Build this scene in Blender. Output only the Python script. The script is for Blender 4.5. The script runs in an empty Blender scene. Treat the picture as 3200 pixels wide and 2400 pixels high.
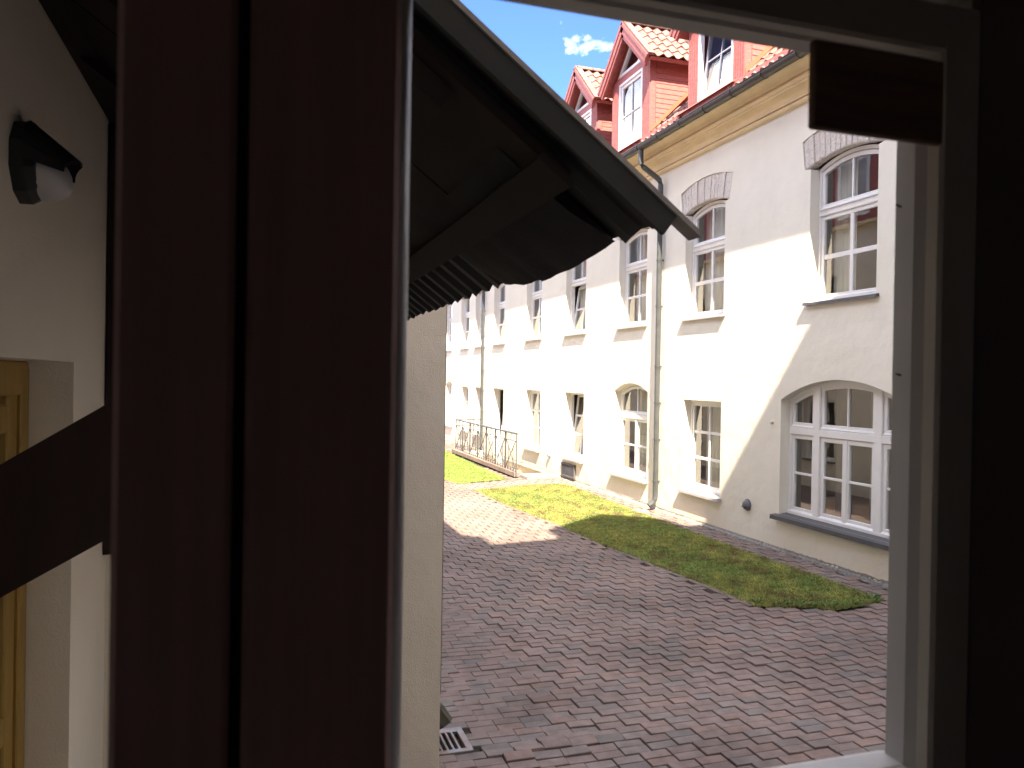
import bpy, bmesh, math, random
import numpy as np
from mathutils import Vector, Matrix
from mathutils.geometry import tessellate_polygon
random.seed(7); rng = np.random.default_rng(7)
R = math.radians
scene = bpy.context.scene
col = scene.collection

# ---------------------------------------------------------------- camera
CAM_Z = 2.45
YAW, PITCH, ROLL, FPX = R(17.8885), R(-0.3159), R(0.9525), 2470.0
def cam_axes():
    f = Vector((math.sin(YAW)*math.cos(PITCH), math.cos(YAW)*math.cos(PITCH), math.sin(PITCH)))
    r0 = Vector((math.cos(YAW), -math.sin(YAW), 0)); u0 = r0.cross(f)
    return math.cos(ROLL)*r0+math.sin(ROLL)*u0, -math.sin(ROLL)*r0+math.cos(ROLL)*u0, f
CR, CU, CF = cam_axes()
cd = bpy.data.cameras.new('camera'); cam = bpy.data.objects.new('camera', cd); col.objects.link(cam)
cam.matrix_world = Matrix(((CR.x, CU.x, -CF.x, 0), (CR.y, CU.y, -CF.y, 0), (CR.z, CU.z, -CF.z, CAM_Z), (0, 0, 0, 1)))
cd.sensor_fit = 'HORIZONTAL'; cd.sensor_width = 36; cd.lens = 36*FPX/3200
cd.clip_start = 0.02; cd.clip_end = 2000
cd.dof.use_dof = True; cd.dof.focus_distance = 10.0; cd.dof.aperture_fstop = 8.0
scene.camera = cam
def px_ray(x, y): return CR*((x-1600)/FPX) - CU*((y-1200)/FPX) + CF
def gz(x, y=0):                                   # courtyard surface height: falls from the facade to a channel
    return -.055*(7.38-x) if x > 2.4 else -.2739+.03*(2.4-x)
def on_ground(x, y):
    d = px_ray(x, y); t = (-CAM_Z-.055*7.38)/(d.z-.055*d.x); return d*t

# ---------------------------------------------------------------- sky, sun, exposure
SUN = Vector((.24, .81, -1)).normalized()
w = bpy.data.worlds.new('World'); scene.world = w; w.use_nodes = True
nt = w.node_tree; nt.nodes.clear()
out = nt.nodes.new('ShaderNodeOutputWorld'); bg = nt.nodes.new('ShaderNodeBackground')
sky = nt.nodes.new('ShaderNodeTexSky'); sky.sky_type = 'NISHITA'; sky.sun_disc = False
sky.sun_elevation = math.asin(-SUN.z); sky.sun_rotation = math.atan2(-SUN.x, -SUN.y)
sky.altitude = 4500; sky.air_density = 1.0; sky.dust_density = 0.0; sky.ozone_density = 8.0
bg.inputs[1].default_value = 0.05
tc = nt.nodes.new('ShaderNodeTexCoord'); mp = nt.nodes.new('ShaderNodeMapping')
mp.inputs['Location'].default_value = (1.336, .293, .804); mp.inputs['Scale'].default_value = (1, 1, 1.6)
nz = nt.nodes.new('ShaderNodeTexNoise'); nz.inputs['Scale'].default_value = 3.2; nz.inputs['Detail'].default_value = 9; nz.inputs['Roughness'].default_value = .56
nz.inputs['Distortion'].default_value = .5
rp = nt.nodes.new('ShaderNodeValToRGB'); rp.color_ramp.elements[0].position = .50; rp.color_ramp.elements[1].position = .82
mx = nt.nodes.new('ShaderNodeMix'); mx.data_type = 'RGBA'; mx.inputs[7].default_value = (42, 41, 39.5, 1)  # clouds beyond the visible wisp are added, extra bright, as fill for the shade
L = nt.links.new
L(tc.outputs['Generated'], mp.inputs[0]); L(mp.outputs[0], nz.inputs['Vector']); L(nz.outputs['Fac'], rp.inputs[0])
L(rp.outputs[0], mx.inputs[0]); L(sky.outputs[0], mx.inputs[6]); L(mx.outputs[2], bg.inputs[0]); L(bg.outputs[0], out.inputs[0])
sl = bpy.data.lights.new('sun', 'SUN'); so = bpy.data.objects.new('sun', sl); col.objects.link(so)
sl.energy = 2.1; sl.angle = R(.5); sl.color = (1, .83, .63)
so.rotation_euler = SUN.to_track_quat('-Z', 'Y').to_euler(); so.location = (-5, -20, 30)
vs = scene.view_settings; vs.view_transform = 'Standard'; vs.look = 'None'; vs.gamma = 1; vs.use_curve_mapping = False
vs.exposure = 3.4

# ---------------------------------------------------------------- materials
def new_mat(name):
    m = bpy.data.materials.new(name); m.use_nodes = True
    n = m.node_tree; return m, n, n.nodes['Principled BSDF']
def mat(name, rgb, rough=.7, metal=0, var=.12, scale=4., bump=0, bscale=60., spec=.3, rgb2=None, stretch=(1, 1, 1), detail=6):
    """base colour varied by object-space noise towards rgb2, with a fine relief"""
    m, n, b = new_mat(name)
    b.inputs['Roughness'].default_value = rough; b.inputs['Metallic'].default_value = metal
    b.inputs['Specular IOR Level'].default_value = spec
    g = n.nodes.new('ShaderNodeNewGeometry'); mp = n.nodes.new('ShaderNodeMapping'); mp.inputs['Scale'].default_value = stretch
    n.links.new(g.outputs['Position'], mp.inputs[0])
    t = n.nodes.new('ShaderNodeTexNoise'); t.inputs['Scale'].default_value = scale; t.inputs['Detail'].default_value = detail; t.inputs['Roughness'].default_value = .6
    n.links.new(mp.outputs[0], t.inputs['Vector'])
    r = n.nodes.new('ShaderNodeValToRGB'); r.color_ramp.elements[0].position = .3; r.color_ramp.elements[1].position = .7
    c2 = rgb2 or tuple(min(1, c*(1+var)) for c in rgb); c1 = tuple(c*(1-var) for c in rgb) if rgb2 is None else rgb
    r.color_ramp.elements[0].color = (*c1, 1); r.color_ramp.elements[1].color = (*c2, 1)
    n.links.new(t.outputs['Fac'], r.inputs[0]); n.links.new(r.outputs[0], b.inputs['Base Color'])
    if bump:
        t2 = n.nodes.new('ShaderNodeTexNoise'); t2.inputs['Scale'].default_value = bscale; t2.inputs['Detail'].default_value = 5
        n.links.new(mp.outputs[0], t2.inputs['Vector'])
        bp = n.nodes.new('ShaderNodeBump'); bp.inputs['Strength'].default_value = min(1, bump*10); bp.inputs['Distance'].default_value = .01*bump*10
        n.links.new(t2.outputs['Fac'], bp.inputs['Height']); n.links.new(bp.outputs[0], b.inputs['Normal'])
    return m
def stucco(name, hi, lo, low_tint, z_low, crack=True):
    m, n, b = new_mat(name); b.inputs['Roughness'].default_value = .9; b.inputs['Specular IOR Level'].default_value = .15
    N = n.nodes.new; K = n.links.new
    g = N('ShaderNodeNewGeometry')
    t = N('ShaderNodeTexNoise'); t.inputs['Scale'].default_value = .9; t.inputs['Detail'].default_value = 10; t.inputs['Roughness'].default_value = .65
    K(g.outputs['Position'], t.inputs['Vector'])
    r = N('ShaderNodeValToRGB'); r.color_ramp.elements[0].position = .3; r.color_ramp.elements[1].position = .75
    r.color_ramp.elements[0].color = (*lo, 1); r.color_ramp.elements[1].color = (*hi, 1); K(t.outputs['Fac'], r.inputs[0])
    # older ochre coat on the socle, with an uneven upper limit
    sx = N('ShaderNodeSeparateXYZ'); K(g.outputs['Position'], sx.inputs[0])
    mr = N('ShaderNodeMapRange'); mr.inputs['From Min'].default_value = z_low-.35; mr.inputs['From Max'].default_value = z_low+.5; mr.inputs['To Min'].default_value = 1; mr.inputs['To Max'].default_value = 0
    ad = N('ShaderNodeMath'); ad.operation = 'MULTIPLY_ADD'; ad.inputs[1].default_value = .8; K(t.outputs['Fac'], ad.inputs[0]); K(sx.outputs['Z'], ad.inputs[2])
    K(ad.outputs[0], mr.inputs[0])
    mx = N('ShaderNodeMix'); mx.data_type = 'RGBA'; mx.inputs[7].default_value = (*low_tint, 1)
    K(mr.outputs[0], mx.inputs[0]); K(r.outputs[0], mx.inputs[6]); last = mx.outputs[2]
    if crack:
        v = N('ShaderNodeTexNoise'); v.inputs['Scale'].default_value = 5.5; v.inputs['Detail'].default_value = 10; v.inputs['Roughness'].default_value = .75; v.inputs['Distortion'].default_value = 1.2
        K(g.outputs['Position'], v.inputs['Vector'])
        r2 = N('ShaderNodeValToRGB'); e = r2.color_ramp.elements; e[0].position = .30; e[0].color = (1, 1, 1, 1); e[1].position = .325; e[1].color = (0, 0, 0, 1)
        zz = N('ShaderNodeMath'); zz.operation = 'MINIMUM'; zz.inputs[1].default_value = .5; K(sx.outputs['Z'], zz.inputs[0])
        za = N('ShaderNodeMath'); za.operation = 'MULTIPLY_ADD'; za.inputs[1].default_value = .26; K(zz.outputs[0], za.inputs[0]); K(v.outputs['Fac'], za.inputs[2])
        K(za.outputs[0], r2.inputs[0])
        m2 = N('ShaderNodeMix'); m2.data_type = 'RGBA'; m2.inputs[7].default_value = (.34, .31, .28, 1); K(r2.outputs[0], m2.inputs[0]); K(last, m2.inputs[6]); last = m2.outputs[2]
    K(last, b.inputs['Base Color'])
    t2 = N('ShaderNodeTexNoise'); t2.inputs['Scale'].default_value = 90; t2.inputs['Detail'].default_value = 4; K(g.outputs['Position'], t2.inputs['Vector'])
    t3 = N('ShaderNodeTexNoise'); t3.inputs['Scale'].default_value = 3; t3.inputs['Detail'].default_value = 3; K(g.outputs['Position'], t3.inputs['Vector'])
    am = N('ShaderNodeMath'); am.operation = 'MULTIPLY_ADD'; am.inputs[1].default_value = 6; K(t3.outputs['Fac'], am.inputs[0]); K(t2.outputs['Fac'], am.inputs[2])
    bp = N('ShaderNodeBump'); bp.inputs['Strength'].default_value = .45; bp.inputs['Distance'].default_value = .006
    K(am.outputs[0], bp.inputs['Height']); K(bp.outputs[0], b.inputs['Normal'])
    return m
def glass(name, tint=(.80, .83, .81), refl=.16):
    m, n, b = new_mat(name); n.nodes.remove(b)
    N = n.nodes.new; K = n.links.new
    tr = N('ShaderNodeBsdfTransparent'); tr.inputs[0].default_value = (*tint, 1)
    gl = N('ShaderNodeBsdfGlossy'); gl.inputs['Roughness'].default_value = .012; gl.inputs['Color'].default_value = (.95, .97, 1, 1)
    lw = N('ShaderNodeLayerWeight'); fr = N('ShaderNodeMath'); fr.operation = 'POWER'; fr.inputs[1].default_value = 5; K(lw.outputs['Facing'], fr.inputs[0])
    ma = N('ShaderNodeMath'); ma.operation = 'MULTIPLY_ADD'; ma.inputs[1].default_value = .9; ma.inputs[2].default_value = refl; ma.use_clamp = True
    t = N('ShaderNodeTexNoise'); t.inputs['Scale'].default_value = 2.5; g = N('ShaderNodeNewGeometry'); K(g.outputs['Position'], t.inputs['Vector'])
    bp = N('ShaderNodeBump'); bp.inputs['Strength'].default_value = .12; bp.inputs['Distance'].default_value = .004; K(t.outputs['Fac'], bp.inputs['Height']); K(bp.outputs[0], gl.inputs['Normal'])
    ms = N('ShaderNodeMixShader'); K(fr.outputs[0], ma.inputs[0]); K(ma.outputs[0], ms.inputs[0]); K(tr.outputs[0], ms.inputs[1]); K(gl.outputs[0], ms.inputs[2])
    K(ms.outputs[0], n.nodes['Material Output'].inputs[0])
    return m
def tinted(name, source, base_fn):
    pass
M = {}
M['stucco'] = stucco('facade_stucco', (.86, .83, .74), (.775, .745, .655), (.77, .64, .42), .2)
M['stucco_left'] = stucco('left_stucco', (.84, .765, .64), (.78, .70, .58), (.74, .66, .54), -.6)
M['white'] = mat('white_window_paint', (.80, .80, .80), .35, var=.04, spec=.4)
M['sill'] = mat('slate_grey_sheet', (.075, .075, .085), .45, var=.15, spec=.5)
M['sill_pale'] = mat('pale_sheet_sill', (.42, .41, .42), .5, var=.1)
M['lintel'] = mat('whitewashed_brick', (.60, .54, .50), .95, rgb2=(.84, .80, .76), scale=34, bump=.3, bscale=38)
M['cornice'] = mat('ochre_cornice', (.76, .62, .39), .85, var=.08, scale=2.5, bump=.02)
M['gutter'] = mat('brown_black_gutter', (.035, .031, .031), .35, var=.25, scale=9, spec=.6)
M['zinc'] = mat('galvanised_pipe', (.10, .11, .115), .42, metal=.4, var=.18, scale=7, spec=.5)
M['red'] = mat('red_painted_wood', (.33, .085, .08), .6, rgb2=(.45, .175, .16), scale=9, stretch=(1, 1, 6), bump=.03, bscale=30)
M['redboard'] = mat('red_weatherboard', (.33, .085, .075), .6, rgb2=(.47, .185, .165), scale=6, stretch=(1.5, 1.5, 14), bump=.03, bscale=26)
M['tile'] = mat('clay_roof_tile', (.18, .085, .07), .85, rgb2=(.35, .205, .185), scale=11, bump=.05, bscale=40)
M['roofdark'] = mat('roof_underlay', (.16, .08, .06), .9)
M['flash'] = mat('copper_red_flashing', (.45, .14, .08), .5, var=.1)
M['glass'] = glass('window_glass')
M['curtain'] = mat('net_curtain', (.66, .63, .55), .9, var=.14, scale=3, stretch=(1, 9, .3))
M['curtain_dark'] = mat('drawn_curtain', (.30, .26, .22), .9, var=.2, scale=3, stretch=(1, 9, .3))
M['blind'] = mat('sky_tinted_blind', (.085, .15, .30), .5, var=.05)  # bluish slats, made bluer to stand for the sky's reflection
M['room'] = mat('inside_room', (.22, .20, .17), .9, var=.1)
M['wood_orange'] = mat('pale_wood_board', (.55, .36, .22), .6, var=.15)
M['soil'] = mat('joint_sand', (.055, .048, .042), .95, var=.3, scale=20)
M['earth'] = mat('earth', (.08, .06, .04), .95, var=.3, scale=6, bump=.05)
M['concrete'] = mat('rough_concrete', (.20, .19, .175), .95, rgb2=(.40, .385, .36), scale=22, bump=.2, bscale=30)
M['render_pale'] = mat('pale_render', (.70, .66, .58), .9, bump=.05)
M['rail'] = mat('grey_painted_iron', (.075, .08, .085), .5, var=.2, spec=.4)
M['vent'] = mat('grey_plastic', (.14, .15, .16), .45, var=.08)
M['louver'] = mat('louvre_metal', (.11, .11, .115), .55, var=.2)
M['sheet'] = mat('dark_profiled_sheet', (.016, .018, .018), .6, var=.25, scale=5, spec=.4)
M['trim'] = mat('weathered_zinc_trim', (.27, .25, .24), .5, metal=.2, var=.2, scale=8)
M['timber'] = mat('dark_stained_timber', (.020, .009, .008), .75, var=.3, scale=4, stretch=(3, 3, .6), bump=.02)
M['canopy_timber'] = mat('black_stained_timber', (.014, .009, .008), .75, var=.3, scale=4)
M['felt'] = mat('roofing_felt', (.018, .018, .018), .9, var=.3, bump=.05)
M['brownboard'] = mat('brown_window_board', (.42, .25, .225), .55, var=.10, scale=3, stretch=(14, 14, .5), bump=.008, bscale=40, spec=.35)
M['frame'] = mat('cream_window_frame', (.42, .385, .34), .5, var=.07, scale=5, bump=.006)
M['outer_frame'] = mat('pale_outer_frame', (.50, .48, .46), .45, var=.06)
M['plate'] = mat('dark_wood_plate', (.20, .12, .085), .7, var=.3, scale=5, stretch=(1, 8, 12))
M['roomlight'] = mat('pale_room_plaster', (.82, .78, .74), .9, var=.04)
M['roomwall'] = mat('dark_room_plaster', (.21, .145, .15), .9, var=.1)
M['ochre'] = mat('ochre_painted_wood', (.32, .195, .045), .5, var=.12, scale=5, stretch=(4, 4, .8), bump=.01)
M['lamp_body'] = mat('black_lamp_body', (.02, .021, .021), .5, var=.2)
M['lamp_glass'] = mat('opal_lamp_glass', (.55, .54, .55), .3, var=.05, spec=.5)
M['cast_iron'] = mat('rusty_drain_iron', (.30, .30, .30), .45, metal=.4, rgb2=(.26, .15, .10), scale=9)
M['black'] = mat('drain_shaft', (.01, .01, .01), .9)
M['shoe'] = mat('olive_pipe_shoe', (.07, .065, .045), .5, var=.2)

def brick_mat(name, attr):
    m, n, b = new_mat(name); b.inputs['Roughness'].default_value = .82; b.inputs['Specular IOR Level'].default_value = .3
    N = n.nodes.new; K = n.links.new
    if attr:
        a = N('ShaderNodeAttribute'); a.attribute_name = 'tone'; src = a.outputs['Color']
    else:
        a = N('ShaderNodeObjectInfo'); src = a.outputs['Color']
    g = N('ShaderNodeNewGeometry')
    t = N('ShaderNodeTexNoise'); t.inputs['Scale'].default_value = 300; t.inputs['Detail'].default_value = 3; K(g.outputs['Position'], t.inputs['Vector'])
    t1 = N('ShaderNodeTexNoise'); t1.inputs['Scale'].default_value = 9; t1.inputs['Detail'].default_value = 5; K(g.outputs['Position'], t1.inputs['Vector'])
    t0 = N('ShaderNodeTexNoise'); t0.inputs['Scale'].default_value = .8; t0.inputs['Detail'].default_value = 5; K(g.outputs['Position'], t0.inputs['Vector'])
    def mul(c, f, lo, hi):
        mr = N('ShaderNodeMapRange'); mr.inputs['From Min'].default_value = .3; mr.inputs['From Max'].default_value = .7; mr.inputs['To Min'].default_value = lo; mr.inputs['To Max'].default_value = hi; K(f, mr.inputs[0])
        v = N('ShaderNodeVectorMath'); v.operation = 'SCALE'; K(c, v.inputs[0]); K(mr.outputs[0], v.inputs['Scale']); return v.outputs[0]
    c = mul(src, t.outputs['Fac'], .72, 1.28); c = mul(c, t1.outputs['Fac'], .82, 1.16); c = mul(c, t0.outputs['Fac'], .74, 1.16)
    K(c, b.inputs['Base Color'])
    bp = N('ShaderNodeBump'); bp.inputs['Strength'].default_value = .35; bp.inputs['Distance'].default_value = .002; K(t.outputs['Fac'], bp.inputs['Height']); K(bp.outputs[0], b.inputs['Normal'])
    return m
M['brick'] = brick_mat('clinker_paver', False); M['brick_many'] = brick_mat('clinker_paver_many', True)
def brick_tone():
    k = random.random(); v = random.uniform(.92, 1.07)
    c = (.235, .178, .160) if k < .6 else (.220, .180, .168) if k < .82 else (.252, .177, .154) if k < .93 else (.198, .170, .161)
    return tuple(x*v for x in c)
def grass_mat():
    m, n, b = new_mat('short_grass'); b.inputs['Roughness'].default_value = .8; b.inputs['Specular IOR Level'].default_value = .15
    N = n.nodes.new; K = n.links.new
    a = N('ShaderNodeAttribute'); a.attribute_name = 'tone'
    K(a.outputs['Color'], b.inputs['Base Color'])
    tr = N('ShaderNodeBsdfTranslucent'); K(a.outputs['Color'], tr.inputs[0])
    ms = N('ShaderNodeMixShader'); ms.inputs[0].default_value = .35
    K(b.outputs[0], ms.inputs[1]); K(tr.outputs[0], ms.inputs[2]); K(ms.outputs[0], n.nodes['Material Output'].inputs[0])
    return m
M['grass'] = grass_mat()

# ---------------------------------------------------------------- builders
def link(o, parent=None):
    col.objects.link(o)
    if parent is not None: o.parent = parent
    return o
def thing(name, label, cat, loc=(0, 0, 0), group=None):
    o = bpy.data.objects.new(name, None); link(o); o.location = loc; o.empty_display_size = .1
    o['label'] = label; o['category'] = cat
    if group: o['group'] = group
    return o
def tag(o, label, cat, group=None):
    o['label'] = label; o['category'] = cat
    if group: o['group'] = group
    return o
def kind(o, k): o['kind'] = k; return o
class MB:
    def __init__(s): s.v = []; s.f = []; s.smooth = False
    def add(s, vs, fs):
        k = len(s.v); s.v += [tuple(v) for v in vs]; s.f += [tuple(i+k for i in f) for f in fs]; return s
    def box(s, a, b, tf=None):
        x0, y0, z0 = a; x1, y1, z1 = b
        vs = [(x0, y0, z0), (x1, y0, z0), (x1, y1, z0), (x0, y1, z0), (x0, y0, z1), (x1, y0, z1), (x1, y1, z1), (x0, y1, z1)]
        if tf: vs = [tf(v) for v in vs]
        return s.add(vs, [(0, 3, 2, 1), (4, 5, 6, 7), (0, 1, 5, 4), (1, 2, 6, 5), (2, 3, 7, 6), (3, 0, 4, 7)])
    def bev(s, a, b, r=.006, tf=None):
        """box with chamfered edges"""
        x0, y0, z0 = a; x1, y1, z1 = b; r = min(r, abs(x1-x0)*.45, abs(y1-y0)*.45, abs(z1-z0)*.45)
        bm = bmesh.new(); bmesh.ops.create_cube(bm, size=1)
        for v in bm.verts: v.co = Vector(((x0+x1)/2+v.co.x*(x1-x0), (y0+y1)/2+v.co.y*(y1-y0), (z0+z1)/2+v.co.z*(z1-z0)))
        bmesh.ops.bevel(bm, geom=list(bm.edges), offset=r, segments=1, profile=.5, affect='EDGES')
        bm.verts.index_update()
        vs = [tuple(v.co) for v in bm.verts]; fs = [tuple(v.index for v in f.verts) for f in bm.faces]; bm.free()
        if tf: vs = [tf(v) for v in vs]
        return s.add(vs, fs)
    def prism(s, poly, x0, x1, axis='x', tf=None):
        """polygon in the other two axes, extruded along axis"""
        n = len(poly)
        def P(p, x):
            q = (x, p[0], p[1]) if axis == 'x' else (p[0], x, p[1]) if axis == 'y' else (p[0], p[1], x)
            return tf(q) if tf else q
        vs = [P(p, x0) for p in poly]+[P(p, x1) for p in poly]
        tris = tessellate_polygon([[Vector((p[0], p[1], 0)) for p in poly]])
        fs = [tuple(t) for t in tris]+[tuple(n+i for i in reversed(t)) for t in tris]
        fs += [(i, (i+1) % n, n+(i+1) % n, n+i) for i in range(n)]
        return s.add(vs, fs)
    def tube(s, pts, r, n=8, cap=True, squash=1.0):
        pts = [Vector(p) for p in pts]; rings = []
        rr = r if isinstance(r, (list, tuple)) else [r]*len(pts)
        for i, p in enumerate(pts):
            d = (pts[min(i+1, len(pts)-1)]-pts[max(i-1, 0)]).normalized()
            up = Vector((0, 0, 1)) if abs(d.z) < .9 else Vector((0, 1, 0))
            a = d.cross(up).normalized(); b = a.cross(d).normalized()
            rings.append([p+(a*math.cos(2*math.pi*k/n)+b*math.sin(2*math.pi*k/n)*squash)*rr[i] for k in range(n)])
        vs = [v for q in rings for v in q]; fs = []
        for i in range(len(pts)-1):
            for k in range(n): fs.append((i*n+k, i*n+(k+1) % n, (i+1)*n+(k+1) % n, (i+1)*n+k))
        if cap: fs += [tuple(reversed(range(n))), tuple((len(pts)-1)*n+k for k in range(n))]
        return s.add(vs, fs)
    def bar(s, a, b, w, h=None):
        """square bar from a to b"""
        return s.tube([a, b], (w/2)*1.414, 4)
    def mesh(s, name, m, smooth=False):
        me = bpy.data.meshes.new(name); me.from_pydata(s.v, [], s.f); me.update()
        bm = bmesh.new(); bm.from_mesh(me); bmesh.ops.recalc_face_normals(bm, faces=bm.faces); bm.to_mesh(me); bm.free()
        if smooth: me.polygons.foreach_set('use_smooth', [True]*len(me.polygons))
        me.materials.append(m); return me
    def build(s, name, m, parent=None, smooth=False):
        return link(bpy.data.objects.new(name, s.mesh(name, m, smooth)), parent)
def arc(y0, y1, zs, rise, n=16):
    """segmental arch from (y0,zs) over the crown to (y1,zs)"""
    c = (y0+y1)/2; hw = abs(y1-y0)/2
    if rise < 1e-4: return [(y0, zs), (y1, zs)]
    rad = (hw*hw+rise*rise)/(2*rise); zc = zs+rise-rad; a = math.asin(min(1, hw/rad)); sg = 1 if y1 > y0 else -1
    return [(c+sg*rad*math.sin(-a+2*a*i/n), zc+rad*math.cos(-a+2*a*i/n)) for i in range(n+1)]
def arc_z(y, y0, y1, zs, rise):
    c = (y0+y1)/2; hw = abs(y1-y0)/2; rad = (hw*hw+rise*rise)/(2*rise)
    return zs+rise-rad+math.sqrt(max(0, rad*rad-(y-c)**2))

D = 7.38            # facade plane
REV = .15           # reveal depth
# ---------------------------------------------------------------- setting: ground sheet
ground = MB().add([(-150, -150, -1.5), (150, -150, -1.5), (150, 150, -1.5), (-150, 150, -1.5)], [(0, 1, 2, 3)]).build('ground', M['earth']); kind(ground, 'structure')
PIT = (6.52, 7.38, 19.35, 25.9)
def base_sheet():
    mb = MB(); xs = [-2.2, 1.0, 2.4, 4.5, PIT[0], D+.05]; ys = [.6, 5, 10, 15, PIT[2], PIT[3], 36]
    for i in range(len(xs)-1):
        for j in range(len(ys)-1):
            if i == 4 and j == 4: continue
            q = [(xs[i], ys[j]), (xs[i+1], ys[j]), (xs[i+1], ys[j+1]), (xs[i], ys[j+1])]
            mb.add([(x, y, gz(x)-.034) for x, y in q], [(0, 1, 2, 3)])
    return mb
paving = base_sheet().build('courtyard_paving', M['soil']); kind(paving, 'structure')

# grass outlines, found on the ground from the photograph
def trace(P): return [(q.x, q.y) for q in (on_ground(*p) for p in P)]
G1 = trace([(1488, 1533), (1621, 1521), (1725, 1513), (1766, 1515), (1779, 1520), (1957, 1588), (2200, 1679), (2308, 1722), (2525, 1790), (2729, 1867), (2751, 1872), (2688, 1892), (2607, 1903), (2539, 1897), (2431, 1894), (2363, 1892), (2146, 1800), (1892, 1702), (1730, 1633), (1581, 1575)])
G2 = trace([(1340, 1478), (1394, 1501), (1435, 1511), (1580, 1498), (1394, 1412), (1340, 1386)])
def inside(x, y, P):
    c = False; j = len(P)-1
    for i in range(len(P)):
        if (P[i][1] > y) != (P[j][1] > y) and x < (P[j][0]-P[i][0])*(y-P[i][1])/(P[j][1]-P[i][1])+P[i][0]: c = not c
        j = i
    return c
def edge_dist(x, y, P):
    b = 1e9
    for i in range(len(P)):
        ax, ay = P[i]; bx, by = P[(i+1) % len(P)]; dx, dy = bx-ax, by-ay
        t = max(0, min(1, ((x-ax)*dx+(y-ay)*dy)/(dx*dx+dy*dy))); b = min(b, math.hypot(x-ax-t*dx, y-ay-t*dy))
    return b
# ---- paving bricks: pairs of stretchers, every pair shifted by half a brick
BL, BW, BH = .2140, .0990, .05
PL, PW = .2175, .1068
def brick_mesh():
    return MB().bev((-BL/2, -BW/2, -BH), (BL/2, BW/2, 0), .004).mesh('brick', M['brick'])
bmesh_shared = brick_mesh()
spots = []
lift = [on_ground(1767, 2330), on_ground(1640, 2380), on_ground(1870, 2312)]
steps = [on_ground(1372+a*.226, 2050+b*.2261) for a, b in ((670, 130), (920, 360), (1220, 640), (1560, 960))]
GRATE = (1.19, 1.54, 5.52, 5.92)
j = 0; y = 1.6
while y < 34:
    for sub in (0, 1):
        yy = y+sub*PW
        drift = .03*math.sin(yy*.7)
        x = 1.0+(PL/2 if j % 2 else 0)+.06
        while x < D-.02:
            ok = not (inside(x, yy, G1) or inside(x, yy, G2)) and not (PIT[0]-.24 < x and PIT[2]-.15 < yy < PIT[3]+.15)
            if ok and min(edge_dist(x, yy, G1), edge_dist(x, yy, G2)) < .085 and x < 6.5: ok = False
            if GRATE[0]-.08 < x < GRATE[1]+.05 and GRATE[2]-.03 < yy < GRATE[3]+.03: ok = False
            if x > D-.10: ok = False
            if ok: spots.append([x+random.uniform(-.002, .002), yy+random.uniform(-.0015, .0015)+drift*.2, 0.0, random.uniform(-.006, .006), random.uniform(-.012, .012), random.uniform(-.012, .012)])
            x += PL
    y += 2*PW; j += 1
# edging course laid along the grass
for P, rngI in ((G1, [(15, 16), (16, 17), (17, 18), (18, 19), (19, 0)]), (G2, [(0, 1), (1, 2)])):
    for a, b in rngI:
        A = Vector(P[a]); B = Vector(P[b]); d = (B-A); n = int(d.length/PL); d.normalize(); nrm = Vector((d.y, -d.x))
        mid = (A+B)/2+nrm*.05
        if inside(mid.x, mid.y, P): nrm = -nrm
        for k in range(max(1, n)):
            c = A+d*(k+.5)*PL+nrm*.045
            spots.append([c.x, c.y, 0, math.atan2(d.y, d.x)+random.uniform(-.02, .02), random.uniform(-.02, .02), random.uniform(-.02, .02)])
for s in spots:
    s[2] = gz(s[0])+random.gauss(0, .0018)+.006*math.sin(s[0]*2.3+1.1*math.sin(s[1]*.9))*math.sin(s[1]*1.7+.6)
    for Lp, h in zip(lift, (.055, .04, .02)):
        dd = math.hypot((s[0]-Lp.x)/1.3, s[1]-Lp.y)
        if dd < .2: s[2] += h*(1-dd/.2); s[4] += (1 if s[1] < Lp.y else -1)*.22*(1-dd/.2); s[3] += random.uniform(-.05, .05)
    for Lp in steps:
        dx, dy = s[0]-Lp.x, s[1]-Lp.y
        if 0 < dx < .25 and abs(dy) < .11: s[2] += .009
    # settled paving along the drain
    if s[0] < 2.6: s[2] -= .018*math.exp(-((s[0]-1.9)/.5)**2)*(.5+.5*math.sin(s[1]*2.1)); s[5] += random.uniform(-.02, .02)
def project(x, y, z):
    q = Vector((x, y, z-CAM_Z)); d = q.dot(CF); return (1600+FPX*q.dot(CR)/d, 1200-FPX*q.dot(CU)/d, d)
vis = []
for i, s in enumerate(spots):
    if s[1] < 2: continue
    u, v, d = project(s[0], s[1], s[2])
    if 1380 < u < 2800 and 1250 < v < 2420: vis.append((d, i))
vis.sort(); near = {i for d, i in vis[:298]}
for i in sorted(near):
    s = spots[i]; o = bpy.data.objects.new('brick', bmesh_shared); link(o, paving)
    o.location = s[:3]; o.rotation_euler = (s[4], s[5], s[3]); o.color = (*brick_tone(), 1)
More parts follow.
